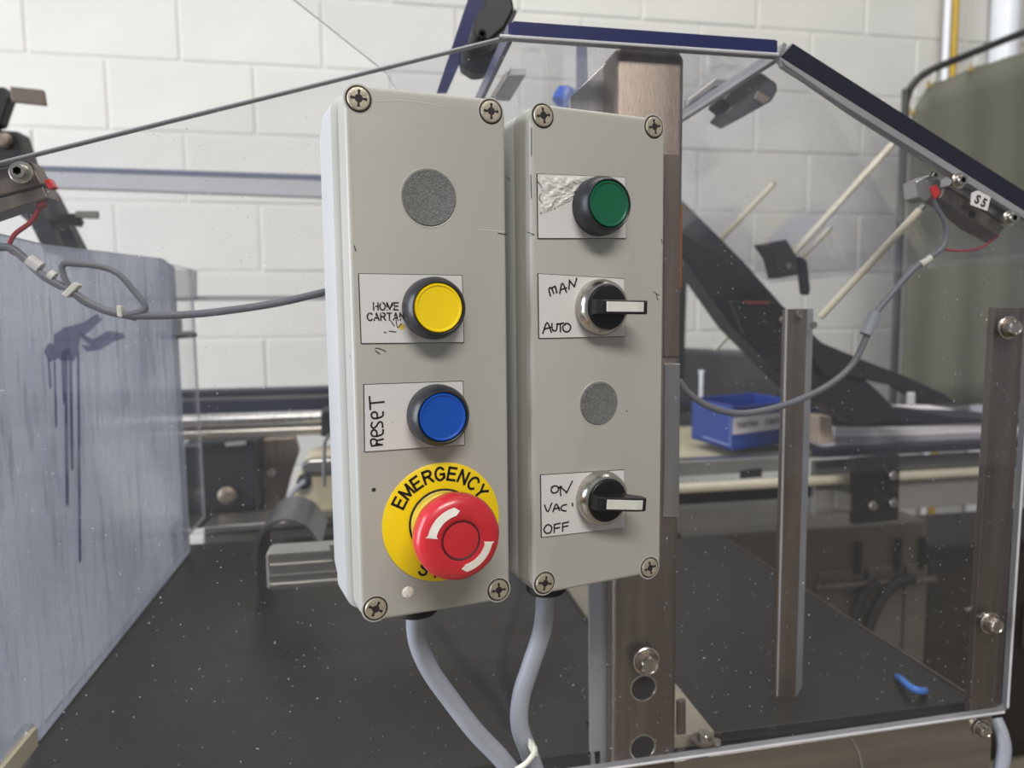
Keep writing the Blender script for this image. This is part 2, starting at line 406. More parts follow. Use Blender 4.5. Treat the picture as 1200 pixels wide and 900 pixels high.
# ------------------------------------------------------------------ welding curtain on its frame
YC = 1.95
cf = thing('curtain_screen', (P(1058, 480, YC).x, YC, 0), 'olive green curtain laced into a dark tubular frame behind the guard', 'screen')
pb = P(1046, 480, YC); pt = P(1060, 150, YC)
fr_pts = [(pt.x, YC, 0), (pt.x, YC, .6), (pt.x, YC, pt.z-.05)]+[P(x, y, YC) for x, y in ((1062, 118), (1071, 98), (1090, 83), (1140, 62), (1200, 38), (1290, 4))]
fr_pts[2] = Vector((pt.x, YC, P(1060, 150, YC).z))
wlink('frame_tube', tube_me(fr_pts, .011, 14), M['pipe_d'], cf)
wlink('frame_foot', box_me((pt.x-.03, YC-.05, 0), (pt.x+.03, YC+.15, .03), .005), M['pipe_d'], cf)
def curtain_me():
    top = [P(x, y, YC) for x, y in ((1069, 134), (1077, 117), (1090, 98), (1108, 93), (1124, 86), (1139, 79), (1162, 73), (1182, 66), (1200, 62), (1240, 44), (1290, 26), (1330, 8))]
    vs, fs = [], []; n = 14
    xs = [t.x for t in top]
    bot = P(1110, 476, YC).z
    cols = []
    for i in range(len(top)-1):
        for k in range(4):
            a = k/4; cols.append(top[i].lerp(top[i+1], a))
    cols.append(top[-1])
    for j in range(n+1):
        for c in cols:
            z = c.z+(bot-c.z)*j/n
            y = YC+.006*math.sin(c.x*38)*(.3+j/n)+.003
            vs.append((c.x, y, z))
    w_ = len(cols)
    for j in range(n):
        for i in range(w_-1): fs.append((j*w_+i, j*w_+i+1, (j+1)*w_+i+1, (j+1)*w_+i))
    me = mk(vs, fs, True, 60); bm = bmesh.new(); bm.from_mesh(me)
    bmesh.ops.solidify(bm, geom=bm.faces[:], thickness=.002); bm.to_mesh(me); bm.free(); return me
wlink('curtain', curtain_me(), M['curtain'], cf)
for x, y in ((1070, 131), (1090, 99), (1139, 80), (1218, 58)):
    p = P(x, y, YC-.014)
    link('grommet', lathe_me([(.004, 0), (.010, 0), (.011, .002), (.010, .004), (.004, .004)], 16, False, False), M['brass'], cf, Matrix.Translation(p+Vector((0, .004, 0))) @ FR, True)
    q = P(x+3, y-(18 if x > 1080 else 0), YC)+(Vector((0, 0, 0)) if x > 1080 else Vector((-.03, 0, .02)))
    wlink('lacing', tube_me([p, (p+q)/2+Vector((.004, -.006, 0)), q], .002, 6), M['tie'], cf)

# dark cabinet beyond the machine, right
cb = thing('cabinet', (1.55, 1.75, 0), 'dark brown steel cabinet low behind the right side of the guard', 'cabinet')
a = P(1075, 640, 1.6); wlink('body', box_me((a.x, 1.6, 0), (a.x+1.1, 1.86, a.z), .01), M['cabinet'], cb)
for k in range(2):
    d = wlink('door', box_me((a.x+.03+k*.36, 1.588, .05), (a.x+.37+k*.36, 1.6, a.z-.04), .004), M['cabinet'], cb)
    wlink('handle', box_me((a.x+.32-.22*k+k*.14, 1.575, a.z-.3), (a.x+.335-.22*k+k*.14, 1.588, a.z-.18), .003), M['steel'], d)

# ------------------------------------------------------------------ machine frame: post, bars, sill
YP = .440          # front face of the front guard sheet
TP = .006
pst = thing('machine_post', P(760, 900, .47), 'square stainless steel upright behind the guard, right of the switch boxes', 'post')
xl = P(720, 400, YP+TP).x; xr = P(799, 400, YP+TP).x; zt = P(760, 58, YP+TP).z; zb = .72
def rounded_tube():
    w_, d_ = xr-xl, .050; pts = rrect(w_, d_, .004, 4, (xl+xr)/2, 0)
    vs = []
    n = len(pts)
    for z in (zb, zt-.004, zt):
        s = 1 if z < zt else .93
        for x, y in pts: vs.append((( (x-(xl+xr)/2)*s+(xl+xr)/2), YP+TP+.0005+d_/2+y*s, z))
    fs = [(k*n+i, k*n+(i+1) % n, (k+1)*n+(i+1) % n, (k+1)*n+i) for k in range(2) for i in range(n)]
    fs += [tuple(range(n)), tuple(range(2*n, 3*n))]
    return mk(vs, fs, True, 50)
tb = wlink('tube', rounded_tube(), M['steel'], pst)
hole_me = lathe_me([(.0084, .0), (.0096, .0003), (.0098, .0008), (.0086, .0010), (.0083, .0002)], 32, False, False)
def disc_me(r, t, n=32, bev=.0002):
    return lathe_me([(r, 0), (r, t-bev), (r-bev, t)], n)
for px, py in ((754, 806), (753, 876)):
    p = P(px, py, YP+TP)
    h = link('bolt_hole', disc_me(.0083, .0002), M['hole'], pst, Matrix.Translation(p+Vector((0, .0003, 0))) @ FR, True)
    link('hole_rim', hole_me, M['bolt'], h, Matrix.Translation(p+Vector((0, .0006, 0))) @ FR, True)
for y0, y1 in ((180, 418), (426, 606)):
    slab('edge_plate', [(779, y0), (797, y0), (796, y1), (778, y1)], YP+TP-.0008, .0010, M['steel_l'] if y0 > 300 else M['steel'], pst, .0003)
slab('rust_patch', [(797, 240), (800, 240), (799, 335), (795, 345)], YP+TP-.0002, .0006, M['rust'], pst)
# lighter angle along the left of the post
an = thing('angle_bar', P(700, 900, .50), 'bright narrow steel angle bar along the left of the stainless post', 'bar')
xa0, xa1 = P(684, 800, .455).x, P(719, 800, .455).x
slab('flange', [(690, 640), (716, 640), (716, 985), (692, 985)], .462, .003, pm('galvanised', (164, 167, 174), .5, .4, .15, 20), an, .0005)
wlink('web', box_me((P(716, 800, .462).x, .448, .72), (P(719.5, 800, .462).x, .466, P(700, 640, .462).z), .0006), M['pale_edge'], an)

hexr = lambda R_: (lambda t: R_*math.cos(PI/6)/math.cos(((t+PI/6) % (PI/3))-PI/6))
def bolt(px, py, Y, sc_, label, grp, head='hex'):
    p = P(px, py, Y); t = thing('hex_bolt' if head == 'hex' else 'socket_screw', p, label, 'bolt', grp)
    s = sc_
    link('washer', lathe_me([(.0095*s, 0), (.0095*s, .0012*s), (.009*s, .0016*s), (.004*s, .0016*s)], 36), M['bolt'], t, FR)
    if head == 'hex':
        link('spring_washer', lathe_me([(.0078*s, .0016*s), (.0080*s, .0032*s), (.0074*s, .0036*s)], 32), M['steel'], t, FR)
        link('head', lathe_me([(hexr(.0066*s), .0036*s), (hexr(.0068*s), .0078*s), (.0056*s, .0088*s), (.0046*s, .0088*s), (.0042*s, .0084*s)], 48), M['bolt'], t, FR)
    else:
        link('head', lathe_me([(.0062*s, .0016*s), (.0064*s, .002*s), (.0064*s, .0074*s), (.0060*s, .008*s), (hexr(.0036*s), .008*s), (hexr(.0033*s), .003*s)], 48, True, False), M['bolt'], t, FR)
        link('hex_recess', lathe_me([(hexr(.0034*s), .0030*s), (hexr(.0034*s), .0033*s)], 24), M['hole'], t, FR)
    return t

bar = thing('mounting_bar', P(1160, 832, .45), 'flat stainless bar down the right edge of the clear guard', 'bar')
slab('strip', [(1166, 360), (1201, 360), (1173, 831), (1137, 836)], YP+TP+.0005, .006, M['steel'], bar, .0006)
bolt(757, 774, YP, 1.0, 'hex bolt on the stainless post above two dark round holes', None)
bolt(1181, 384, YP, .86, 'upper hex bolt on the flat bar at the right edge', None)
bolt(1160, 730, YP, .86, 'lower hex bolt on the flat bar at the right edge', None)

# sill rail under the sheet
sill = thing('sill_rail', P(1000, 900, .47), 'wide stainless sill rail under the bottom edge of the clear guard', 'rail')
sp = [P(785, 893, YP+.004), P(1179, 836, YP+.004)]
me = prism_me([P(640, 915, YP+.012), P(1163, 838, YP+.012), P(1158, 990, YP+.012), P(640, 1070, YP+.012)], (0, .004, 0), .0008)
wlink('face_plate', me, M['steel_h'], sill)
me = prism_me([P(640, 914, YP+.0165), P(1163, 837, YP+.0165), P(1163, 839.5, YP+.0165), P(640, 917, YP+.0165)], (0, .045, 0))
wlink('top_flange', me, M['steel_h'], sill)
tube('weld_mark', [P(996, 862, YP+.0115), P(1006, 880, YP+.0115), P(1012, 905, YP+.0115)], .0012, M['steel_l'], sill, 8)
bolt(1149, 853, YP+.0115, .74, 'small bolt at the right end of the stainless sill rail', None)
tube('supply_cable', [P(1166, 842, .462), P(1174, 862, .455), P(1176, 885, .452), P(1166, 935, .452)], .0052, M['cable']).name = 'supply_cable'
tag(bpy.data.objects['supply_cable'], 'thick pale grey cable at the bottom right corner beside the sill rail', 'cable')

# ------------------------------------------------------------------ clear guards
def edged_sheet(name, pts, off, mat_face, mat_edge, parent, bev=0):
    me = prism_me(pts, off, 0)
    me.materials.append(mat_face); me.materials.append(mat_edge)
    nrm = Vector(off).normalized()
    for f in me.polygons:
        f.material_index = 0 if abs(f.normal.dot(nrm)) > .9 else 1
    return wlink(name, me, [mat_face, mat_edge], parent)
br = P(1182, 833, YP); xR = br.x
def on(px, py): return P(px, py, YP)
edge = [on(-160, 229), on(0, 190.5), on(585, 45.5), on(600, 44.5), on(912, 66), on(920, 75), on(1000, 131), on(1110, 201)]
tr_ = on(1204, 262)
outline = edge+[Vector((xR, YP, tr_.z)), Vector((xR, YP, br.z+.004)), Vector((xR-.0015, YP, br.z+.0012)), Vector((xR-.006, YP, br.z)), on(790, 889), on(400, 945), on(-160, 1026)]
gp = thing('front_guard', on(600, 900), 'large scratched clear acrylic guard sheet behind the two switch boxes', 'guard')
edged_sheet('sheet', outline, (0, TP, 0), M['acrylic'], M['clear_edge'], gp)
wlink('top_rim', tube_me([on(-160, 229), on(0, 190.5), on(585, 45.5)], .0009, 8, False), M['clear_edge'], gp)
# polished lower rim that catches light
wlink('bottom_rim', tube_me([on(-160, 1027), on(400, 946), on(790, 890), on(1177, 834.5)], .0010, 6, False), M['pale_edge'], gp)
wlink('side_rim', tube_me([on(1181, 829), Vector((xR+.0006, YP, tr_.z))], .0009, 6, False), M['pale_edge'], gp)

# horizontal lid on top and sloped lid at the right: thick tinted edges towards us
lid = thing('top_lid', on(750, 40), 'flat clear lid with a thick dark navy front edge above the post', 'lid')
a0, a1 = on(597, 44), on(911, 65)
th = .0098
lidp = [a0+Vector((0, 0, .001)), a1+Vector((0, 0, .001)), a1+Vector((.0, 0, th-.001)), a1+Vector((-.0015, 0, th)), a0+Vector((.003, 0, th)), a0+Vector((.001, 0, th-.0015))]
wlink('front_edge', prism_me(lidp, (0, .003, 0), .0004), M['navy_edge'], lid)
zl = (a0.z+a1.z)/2
y0_, y1_ = YP+.0032, YP+.52
xa, xb = a0.x, a1.x
def quadprism(p, off): return prism_me(p, off)
wlink('left_edge', quadprism([Vector((xa, y0_, a0.z)), Vector((xa+.003, y0_, a0.z)), Vector((xa+.003, y1_, a0.z)), Vector((xa, y1_, a0.z))], (0, 0, th)), M['navy_edge'], lid)
me = quadprism([Vector((xa+.003, y0_, a0.z+.001)), Vector((xb, y0_, a1.z+.001)), Vector((xb, y1_, a1.z+.001)), Vector((xa+.003, y1_, a0.z+.001))], (0, 0, th-.001))
wlink('pane', me, M['acrylic_b'], lid)
wlink('rear_edge', box_me((xa, y1_, zl-.002), (xb, y1_+.003, zl+th-.002)), M['clear_edge'], lid)
tube('seal_strip', [a0+Vector((-.006, -.0012, .0002)), a1+Vector((0, -.0012, .0002))], .0009, M['pale_edge'], lid, 6)

sl = thing('sloped_lid', on(1050, 140), 'clear lid sloping down to the right with a thick black front edge', 'lid')
s0, s1 = on(914, 66), on(1290, 303)
dirn = (s1-s0).normalized(); nrm = Vector((-dirn.z, 0, dirn.x))
if nrm.z < 0: nrm = -nrm
t2 = .0118
wlink('front_edge', prism_me([s0, s1, s1+nrm*t2, s0+nrm*t2+dirn*(.004)], (0, .004, 0), .0005), M['dark_edge'], sl)
wlink('lower_lip', prism_me([s0-nrm*.0001, s1-nrm*.0001, s1-nrm*.0050, s0-nrm*.0050+dirn*.004], (0, .0035, 0), .0004), M['clear_edge'], sl)
y2_ = YP+.45
bk = Vector((0, y2_-YP, 0))
wlink('pane', prism_me([s0+dirn*.003+Vector((0, .0045, 0))+nrm*.003, s1+Vector((0, .0045, 0))+nrm*.003, s1+bk+nrm*.003, s0+dirn*.003+bk+nrm*.003], nrm*(t2-.004)), M['acrylic_b'], sl)
wlink('upper_edge', prism_me([s0+Vector((0, .0045, 0)), s0+dirn*.0028+Vector((0, .0045, 0)), s0+dirn*.0028+bk, s0+bk], nrm*t2), M['clear_edge'], sl)

# raised clear door at the top left with navy edge
rd = thing('raised_door', P(520, 90, .62), 'raised clear door with a navy edge above the left switch box', 'door panel')
YD = .60
edged_sheet('pane', [P(346, 0, YD), P(270, -62, YD), P(580, -62, YD), P(561, 0, YD), P(514, 108, YD), P(500, 160, YD), P(452, 84, YD)], (0, .004, 0), M['acrylic_b'], M['clear_edge'], rd)
slab('navy_edge', [(548, 0), (576, -62), (592, -62), (571, 0), (524, 108), (512, 108)], YD-.004, .004, M['navy_edge'], rd)
# black knob latch on the door
kn = thing('door_latch', P(575, 25, .56), 'chunky black latch block at the top between raised door and lid', 'latch')
slab('body', [(573, -14), (600, -6), (603, 10), (592, 32), (574, 48), (558, 46), (553, 36), (556, 22), (566, 8)], .545, .03, M['black'], kn, .002)
slab('flank', [(603, 10), (606, 14), (597, 33), (578, 48), (574, 48), (592, 32)], .547, .024, M['black_tr'], kn)
link('screw_head', lathe_me([(.0032, 0), (.0032, .001), (.0018, .001), (.0016, 0)], 18), M['hole'], kn, Matrix.Translation(P(565, 40, .5448)) @ FR, True)

def hinge(px, Y, s, label, pale):
    t = thing('hinge', P(px, 90, Y), label, 'hinge'); return t
h1 = thing('hinge_block', P(565, 80, .60), 'rounded black hinge block seen through the guard below the latch', 'hinge')
slab('body', [(541, 50), (586, 48), (584, 66), (572, 84), (556, 86), (541, 76)], .585, .02, M['black_tr'], h1, .003)
h2 = thing('bracket', P(600, 95, .62), 'small bright metal bracket seen through the guard under the lid', 'bracket')
slab('top_plate', [(598, 79), (617, 79), (616, 88), (596, 89)], .60, .012, M['pale_edge'], h2, .001)
slab('web', [(596, 89), (616, 88), (600, 114), (581, 113)], .602, .012, M['black_tr'], h2, .001)
slab('arm', [(598, 79), (594, 92), (580, 114), (575, 113), (590, 88)], .599, .008, M['alu'], h2, .001)
h3 = thing('blue_knob', P(660, 115, .70), 'small blue plastic cap on a dark bracket left of the post', 'cap')
link('cap', lathe_me([(.012, 0), (.013, .004), (.012, .012), (.007, .016), (.002, .017)], 24), pm('blue_cap', (50, 96, 190), .3), h3, Matrix.Translation(P(660, 122, .70)) @ Matrix.Rotation(.5, 4, 'Y'), True)
slab('bracket_plate', [(674, 104), (690, 96), (692, 122), (676, 122)], .715, .008, M['black_tr'], h3, .001)
h5 = thing('lid_stay', P(680, 90, .66), 'dark vertical flat stay under the lid left of the post', 'stay')
slab('bar', [(676, 52), (688, 52), (690, 110), (676, 108)], .66, .004, pm('slate_bar', (104, 106, 128), .4), h5, .0008)
h6 = thing('support_plate', P(700, 120, .50), 'brushed steel gusset plate rising to the left of the post top', 'plate')
slab('gusset', [(719, 64), (719, 170), (668, 170), (668, 114)], .470, .003, M['steel_l'], h6, .0006)
h7 = thing('clear_gusset', P(625, 90, .62), 'blue tinted clear strip standing under the lid above the right box', 'strip')
slab('strip', [(612, 56), (632, 56), (638, 72), (640, 124), (610, 124)], .64, .006, M['acrylic_b'], h7, .0006)

h4 = thing('hinge_clamp', P(860, 110, .60), 'dark hinge clamp seen through the guard right of the post', 'hinge')
slab('clamp_body', [(872, 90), (893, 84), (911, 97), (912, 106), (905, 118), (862, 142), (848, 134), (856, 125), (846, 117), (856, 104)], .60, .03, M['black_tr'], h4, .002)
slab('clamp_face', [(888, 106), (904, 115), (896, 122), (884, 116)], .598, .004, M['steel'], h4, .0006)
slab('arm', [(806, 124), (836, 104), (856, 106), (850, 113), (838, 116), (806, 133)], .61, .012, M['black_tr'], h4, .001)
slab('arm_top', [(806, 116), (838, 92), (856, 93), (856, 100), (838, 102), (806, 124)], .612, .010, M['alu'], h4, .001)
slab('cover', [(806, 108), (828, 80), (850, 74), (880, 80), (870, 92), (838, 92), (808, 116)], .63, .012, M['acrylic_b'], h4)

# ------------------------------------------------------------------ interlock sensors
isn = thing('interlock_switch', P(20, 220, YP+.02), 'brushed steel interlock block at the left edge with a red indicator', 'sensor')
slab('upper_block', [(-40, 206), (36, 189), (50, 216), (-40, 240)], YP+TP+.0005, .014, M['steel'], isn, .0008)
slab('lower_block', [(-40, 243), (50, 218), (57, 232), (30, 240), (-40, 264)], YP+TP+.002, .016, M['steel'], isn, .0008)
slab('indicator', [(51, 212), (57, 208), (64, 219), (57, 222)], YP+TP+.002, .006, M['red_led'], isn, .0006)
slab('connector', [(40, 233), (50, 229), (52, 240), (44, 244)], YP+TP+.004, .006, M['red_wire'], isn, .0006)
bolt(25, 202, YP, .62, 'socket head screw on the steel interlock block at the left edge', None, 'socket')
ism = thing('interlock_switch', P(1150, 240, YP+.02), 'steel interlock block under the sloped lid with a small white tag', 'sensor')
slab('upper_block', [(1120, 205), (1130, 202), (1188, 246), (1180, 262), (1112, 218)], YP+TP+.0005, .012, M['steel_l'], ism, .0008)
slab('lower_block', [(1107, 221), (1116, 222), (1178, 266), (1170, 276), (1100, 232)], YP+TP+.002, .016, M['steel'], ism, .0008)
slab('end_block', [(1074, 212), (1092, 204), (1104, 212), (1102, 222), (1086, 236), (1076, 232)], YP+TP+.004, .014, M['alu'], ism, .001)
slab('base_plate', [(1086, 232), (1104, 228), (1168, 276), (1160, 284), (1130, 268)], YP+TP+.017, .004, M['steel'], ism, .0005)
slab('indicator', [(1090, 220), (1098, 216), (1103, 226), (1096, 234)], YP+TP+.003, .006, M['red_led'], ism, .0006)
slab('slot', [(1138, 246), (1144, 249), (1142, 256), (1136, 254)], YP+TP+.0014, .001, M['hole'], ism)
tg = slab('tag', [(1139, 226), (1146, 223), (1161, 231), (1157, 247), (1138, 240)], YP-.0012, .0008, M['white'], ism)
for ch_, px_, py_ in (('S', 1145.5, 234), ('5', 1153, 238)):
    link('lettering', text_me(ch_, .0085, .0002), M['ink'], tg, Matrix.Translation(P(px_, py_, YP-.0014)) @ FR @ Matrix.Rotation(-.45, 4, 'Z'), True)
bolt(1123, 212, YP, .58, 'left socket screw on the steel block below the sloped lid', None, 'socket')
bolt(1183, 256, YP, .58, 'right socket screw on the steel block below the sloped lid', None, 'socket')
bolt(1093, 206, YP+TP+.0035, .34, 'tiny screw on the rounded end block left of the red indicator', None, 'socket')

YCb = .452
def cable(name, pts, r, mat, label, Y=YCb, n=12):
    o = tube(name, [P(x, y, Y) if len(q) == 0 else P(x, y, q[0]) for x, y, *q in pts], r, mat, None, n)
    return tag(o, label, 'cable')
c_r = cable('sensor_cable', [(1088, 222), (1096, 240), (1108, 262), (1108, 280), (1100, 294), (1072, 314), (1040, 350), (1022, 374), (1014, 398), (998, 428), (970, 452), (930, 471), (890, 482), (860, 484), (830, 476), (806, 460), (796, 446)], lambda t: .0014 + .0009*min(1, t*4), M['cable_d'],
            'grey sensor cable hanging in a curve from the right interlock block')
o = tube('red_core', [P(x, y, YCb+.001) for x, y in ((1170, 276), (1150, 290), (1128, 294), (1104, 292))], .0009, M['red_wire'], None, 8)
tag(o, 'thin red wire from the right interlock block to the grey cable', 'wire')
o = tube('cable_joint', [P(1026, 366, YCb), P(1014, 392, YCb)], .0042, M['cable'], c_r, 12); 
tube('sleeve', [P(1090, 302, YCb), P(1078, 310, YCb)], .0028, M['tie'], c_r, 10)
c_l = cable('sensor_cable', [(-20, 292), (10, 290), (30, 304), (52, 324), (84, 342), (110, 358), (140, 368), (180, 370), (240, 367), (320, 356), (382, 342), (420, 334)], .0023, M['cable_d'],
            'slate grey sensor cable with a tied loop crossing behind the left box')
tube('loop', [P(x, y, YCb-.0008) for x, y in ((86, 344), (74, 322), (74, 310), (88, 309), (120, 313), (140, 322), (156, 340), (169, 356), (168, 364), (150, 369))], .0018, M['cable_d'], c_l, 10)
tube('second_core', [P(x, y, YCb+.002) for x, y in ((84, 340), (100, 354), (130, 365), (160, 372))], .0022, M['cable_d'], c_l, 10)
tube('cable_marker', [P(34, 304, YCb), P(48, 314, YCb)], .0036, M['white'], c_l, 8)
tube('cable_marker', [P(58, 321, YCb), P(64, 325, YCb)], .0030, M['tie'], c_l, 8)
def tie(pts, r, parent, tail=None):
    o = tube('cable_tie', pts, r, M['tie'], parent, 8); return o
slab('cable_tie', [(86, 330), (93, 334), (78, 349), (71, 345)], YCb-.0035, .006, M['tie'], c_l, .0006)
slab('cable_tie', [(136, 358), (142, 358), (143, 372), (137, 371)], YCb-.0035, .006, M['tie'], c_l, .0006)
o = tube('red_core', [P(x, y, YCb+.001) for x, y in ((47, 240), (42, 252), (34, 262), (18, 274), (11, 286), (13, 294), (24, 300))], .0014, M['red_wire'], None, 8)
tag(o, 'red wire curling down from the left interlock block', 'wire')

# ------------------------------------------------------------------ switch boxes
def make_frame(ox, oy, oz, yaw, w_, h_, name, label):
    c = EYE+Vector((ox, oy, oz)); d = Vector((math.cos(yaw), math.sin(yaw), 0))
    base = c+d*(w_/2)-Vector((0, 0, h_))
    t = thing(name, base, label, 'control box', None, yaw); t['w'] = 0; del t['w']
    Mi = chain(t).inverted()
    def hit(px, py, off=0):
        o = Mi @ EYE; q = (Mi.to_3x3() @ ray(px, py)); k = (-off-o.y)/q.y; r = o+q*k; return r.x, r.z
    return t, hit
crs = lambda a, b: (lambda t: a if abs(math.sin(2*t)) < .46 else b)
head_me = lathe_me([(.0052, -.0002), (.0052, .0008), (.0049, .0012), (.0042, .0013), (crs(.0039, .0019), .0013), (crs(.0038, .0018), .00112)], 96, True, False, 40)
recess_me = lathe_me([(crs(.00385, .00185), .0009), (crs(.00385, .00185), .00116)], 96)
gap_me = lathe_me([(.0053, .0001), (.0061, .0001), (.0061, .00035), (.0053, .00035)], 40, False, False)
rim_me = lathe_me([(.0060, .0000), (.0061, .0004), (.0068, .0003), (.0069, .0)], 40, False, False)
def FM(x, z, y=0): return Matrix.Translation((x, y, z)) @ FR
def build_box(t, hit, w_, h_, dep, screws, gland_x, fl=.0):
    # lid: face at y=0
    R_ = .008; LD = .017
    sec = []
    for k in range(5):
        a = PI/2*k/4; i = .0022*(1-math.sin(a)); sec.append((rrect(w_-2*i, h_-2*i, R_-i, 6, 0, h_/2), .0022*(1-math.cos(a))))
    sec += [(rrect(w_, h_, R_, 6, 0, h_/2), LD*.45), (rrect(w_+.0008, h_+.0008, R_, 6, 0, h_/2), LD*.5), (rrect(w_+.0012, h_+.0012, R_, 6, 0, h_/2), LD)]
    lidb = link('lid', stack_me(sec), [M['box']], t)
    link('lid_seam', stack_me([(rrect(w_-.0015, h_-.0015, R_-.001, 6, 0, h_/2), LD), (rrect(w_-.0015, h_-.0015, R_-.001, 6, 0, h_/2), LD+.0012)]), M['seam'], t)
    b_ = [(rrect(w_+.0006, h_+.0006, R_, 6, 0, h_/2), LD+.0012), (rrect(w_+.0010+fl, h_+.0004, R_, 6, -fl/2, h_/2), dep*.30), (rrect(w_+.0010+fl*1.5, h_-.0004, R_, 6, -fl*.75, h_/2), dep*.62),
          (rrect(w_-.001+fl*1.5, h_-.004, R_-.001, 6, -fl*.75, h_/2), dep*.66), (rrect(w_-.0025+fl*1.5, h_-.008, R_-.001, 6, -fl*.75, h_/2), dep)]
    link('base', stack_me(b_), M['box_lit_side'], t)
    for px, py in screws:
        x, z = hit(px, py)
        s = link('screw', head_me, M['screw'], t, FM(x, z, .0002) @ Matrix.Rotation(random.uniform(-.5, .9), 4, 'Z'))
        link('recess', recess_me, M['screw_dark'], s, Matrix.Identity(4))
        link('screw_gap', gap_me, M['seam'], s, Matrix.Translation((0, 0, -.0001)))
        link('screw_rim', rim_me, M['box'], s, Matrix.Translation((0, 0, -.0001)))
    # mounting foot that ties the box back to the guard
    # cable gland below
    gm = lathe_me([(.0105, -.009), (.0115, -.008), (.0115, .0), (.009, .0005), (.009, .004)], 24)
    link('gland', gm, M['black'], t, Matrix.Translation((gland_x, .026, -.0008)))
def plate(t, hit, corners, mat, bev=.0002, th_=.0008):
    pts = [hit(px, py, .0004) for px, py in corners]
    vs = [Vector((x, -th_, z)) for x, z in pts]
    me = prism_me(vs, (0, th_-.00005, 0)); 
    o = link('name_plate', me, mat, t)
    # dark line of glue and dirt round the plate
    c = sum((Vector((x, 0, z)) for x, z in pts), Vector())/4
    vs2 = [Vector((x, -.00025, z))+((Vector((x, 0, z))-c).normalized()*.0006) for x, z in pts]
    link('grime_line', prism_me(vs2, (0, .0002, 0)), M['seam'], o)
    return o
def button(t, hit, cx, cy, mat):
    x, z = hit(cx, cy, .0125)
    bz = link('push_button', lathe_me([(.0142, .0), (.0150, .001), (.0150, .0065), (.0146, .0085), (.0140, .0100), (.0130, .0125), (.0124, .0130), (.0119, .0126), (.0118, .0100)], 56, True, True), M['bezel'], t, FM(x, z))
    bz['label'] = 'push button with black bezel'
    link('button_cap', lathe_me([(.0116, .0100), (.0116, .0124), (.0112, .0131), (.0106, .0131), (.0100, .0126), (.0050, .0124), (.0010, .0123)], 56), mat, bz, Matrix.Identity(4))
    return bz
def plug(t, hit, cx, cy, r, mat):
    x, z = hit(cx, cy); o = link('hole_plug', lathe_me([(r, 0), (r, .0002), (r-.0004, .0006), (r-.001, .0005)], 48), mat, t, FM(x, z)); o['label'] = 'speckled grey hole plug'
    link('plug_ring', lathe_me([(r, 0), (r+.0006, .0002), (r+.0009, .0)], 48, False, False), M['box'], o, Matrix.Identity(4))
def selector(t, hit, cx, cy, rot, flip):
    x, z = hit(cx, cy, .008)
    bz = link('selector_switch', lathe_me([(.0146, 0), (.0148, .001), (.0148, .004), (.0140, .0068), (.0126, .0084), (.0117, .0086), (.0113, .0076)], 56), M['chrome'], t, FM(x, z)); bz['label'] = 'selector switch with chrome bezel'
    link('knob_disc', lathe_me([(.0112, .0072), (.0112, .0088), (.0108, .0092)], 48), M['lever'], bz, Matrix.Identity(4))
    # lever: a fin across the disc that overhangs to the right
    h = .0205
    prof = [(-.0108, .009), (-.0104, .0150), (-.0080, .0172), (.0105, h), (.0165, h), (.0168, h-.0050), (.0110, .0110), (.0108, .009)]
    vs = []; n = len(prof)
    for yy, s in ((-.0036, 1), (-.0030, 1), (.0030, 1), (.0036, 1)):
        for (px_, pz_) in prof: vs.append((px_, yy*(1 if pz_ > .0095 else 1.15), pz_ if abs(yy) < .0033 else (pz_-.0006 if pz_ > .012 else pz_)))
    fs = [(k*n+i, k*n+(i+1) % n, (k+1)*n+(i+1) % n, (k+1)*n+i) for k in range(3) for i in range(n)]+[tuple(range(n)), tuple(range(3*n, 4*n))]
    lv = link('lever', mk(vs, fs), M['lever'], bz, Matrix.Rotation(rot, 4, 'Z'))
    ins = [(-.0062, .0175), (.0105, h), (.0140, h), (.0140, h+.0006), (.0105, h+.0006), (-.0062, .0181)]
    link('pointer', prism_me([Vector((a_, -.0024, b_+.0001)) for a_, b_ in ins], (0, .0050, 0), .0002), M['insert'], bz, Matrix.Rotation(rot, 4, 'Z'))
    return bz

def pen(hit, pxlines, parent, wd=.0008, off=.0009):
    ls = [[hit(px, py, off) for px, py in ln] for ln in pxlines]
    me = strokes_me(ls, wd); return link('handwriting', me, M['ink'], parent, FM(0, 0, -.00085))
W1, H1, D1 = .0783, .255, .066
b1, hit1 = make_frame(-.0125, .344, .1052, .1877, W1, H1, 'control_box', 'larger left grey switch box with red emergency stop button')
x_g, _ = hit1(488, 728, -.026); build_box(b1, hit1, W1, H1, D1, [(420, 116), (575, 131), (440, 713), (584, 691)], x_g, .0032)
plug(b1, hit1, 503, 232, .0134, M['plug'])
pl = plate(b1, hit1, [(421, 321), (541, 323), (543, 401), (424, 402)], M['white'])
x, z = hit1(452, 359); t1 = word_me('HOME', .0033, .2)
link('lettering', t1, M['ink_worn'], pl, FM(x, z, -.00085))
x, z = hit1(452, 371); link('lettering', word_me('CARTAN', .0033, .2), M['ink_worn'], pl, FM(x, z, -.00085))
pen(hit1, [[(458, 376), (462, 382)], [(464, 374), (466, 384), (470, 379)], [(450, 389), (453, 390)], [(456, 388), (464, 389)], [(468, 370), (470, 374)]], pl, .0004)
xs_, zs_ = hit1(470, 383); link('yellow_smear', disc_me(.0017, .0002, 7), M['neck'], pl, FM(xs_, zs_, -.0007))
button(b1, hit1, 514, 361, M['yellow'])['label'] = 'yellow push button with black bezel'
pl = plate(b1, hit1, [(427, 451), (542, 447), (544, 521), (428, 529)], M['white'])
def zz(cx0, cy0, s, lines): return [[(cx0+x/s, cy0+y/s) for x, y in ln] for ln in lines]
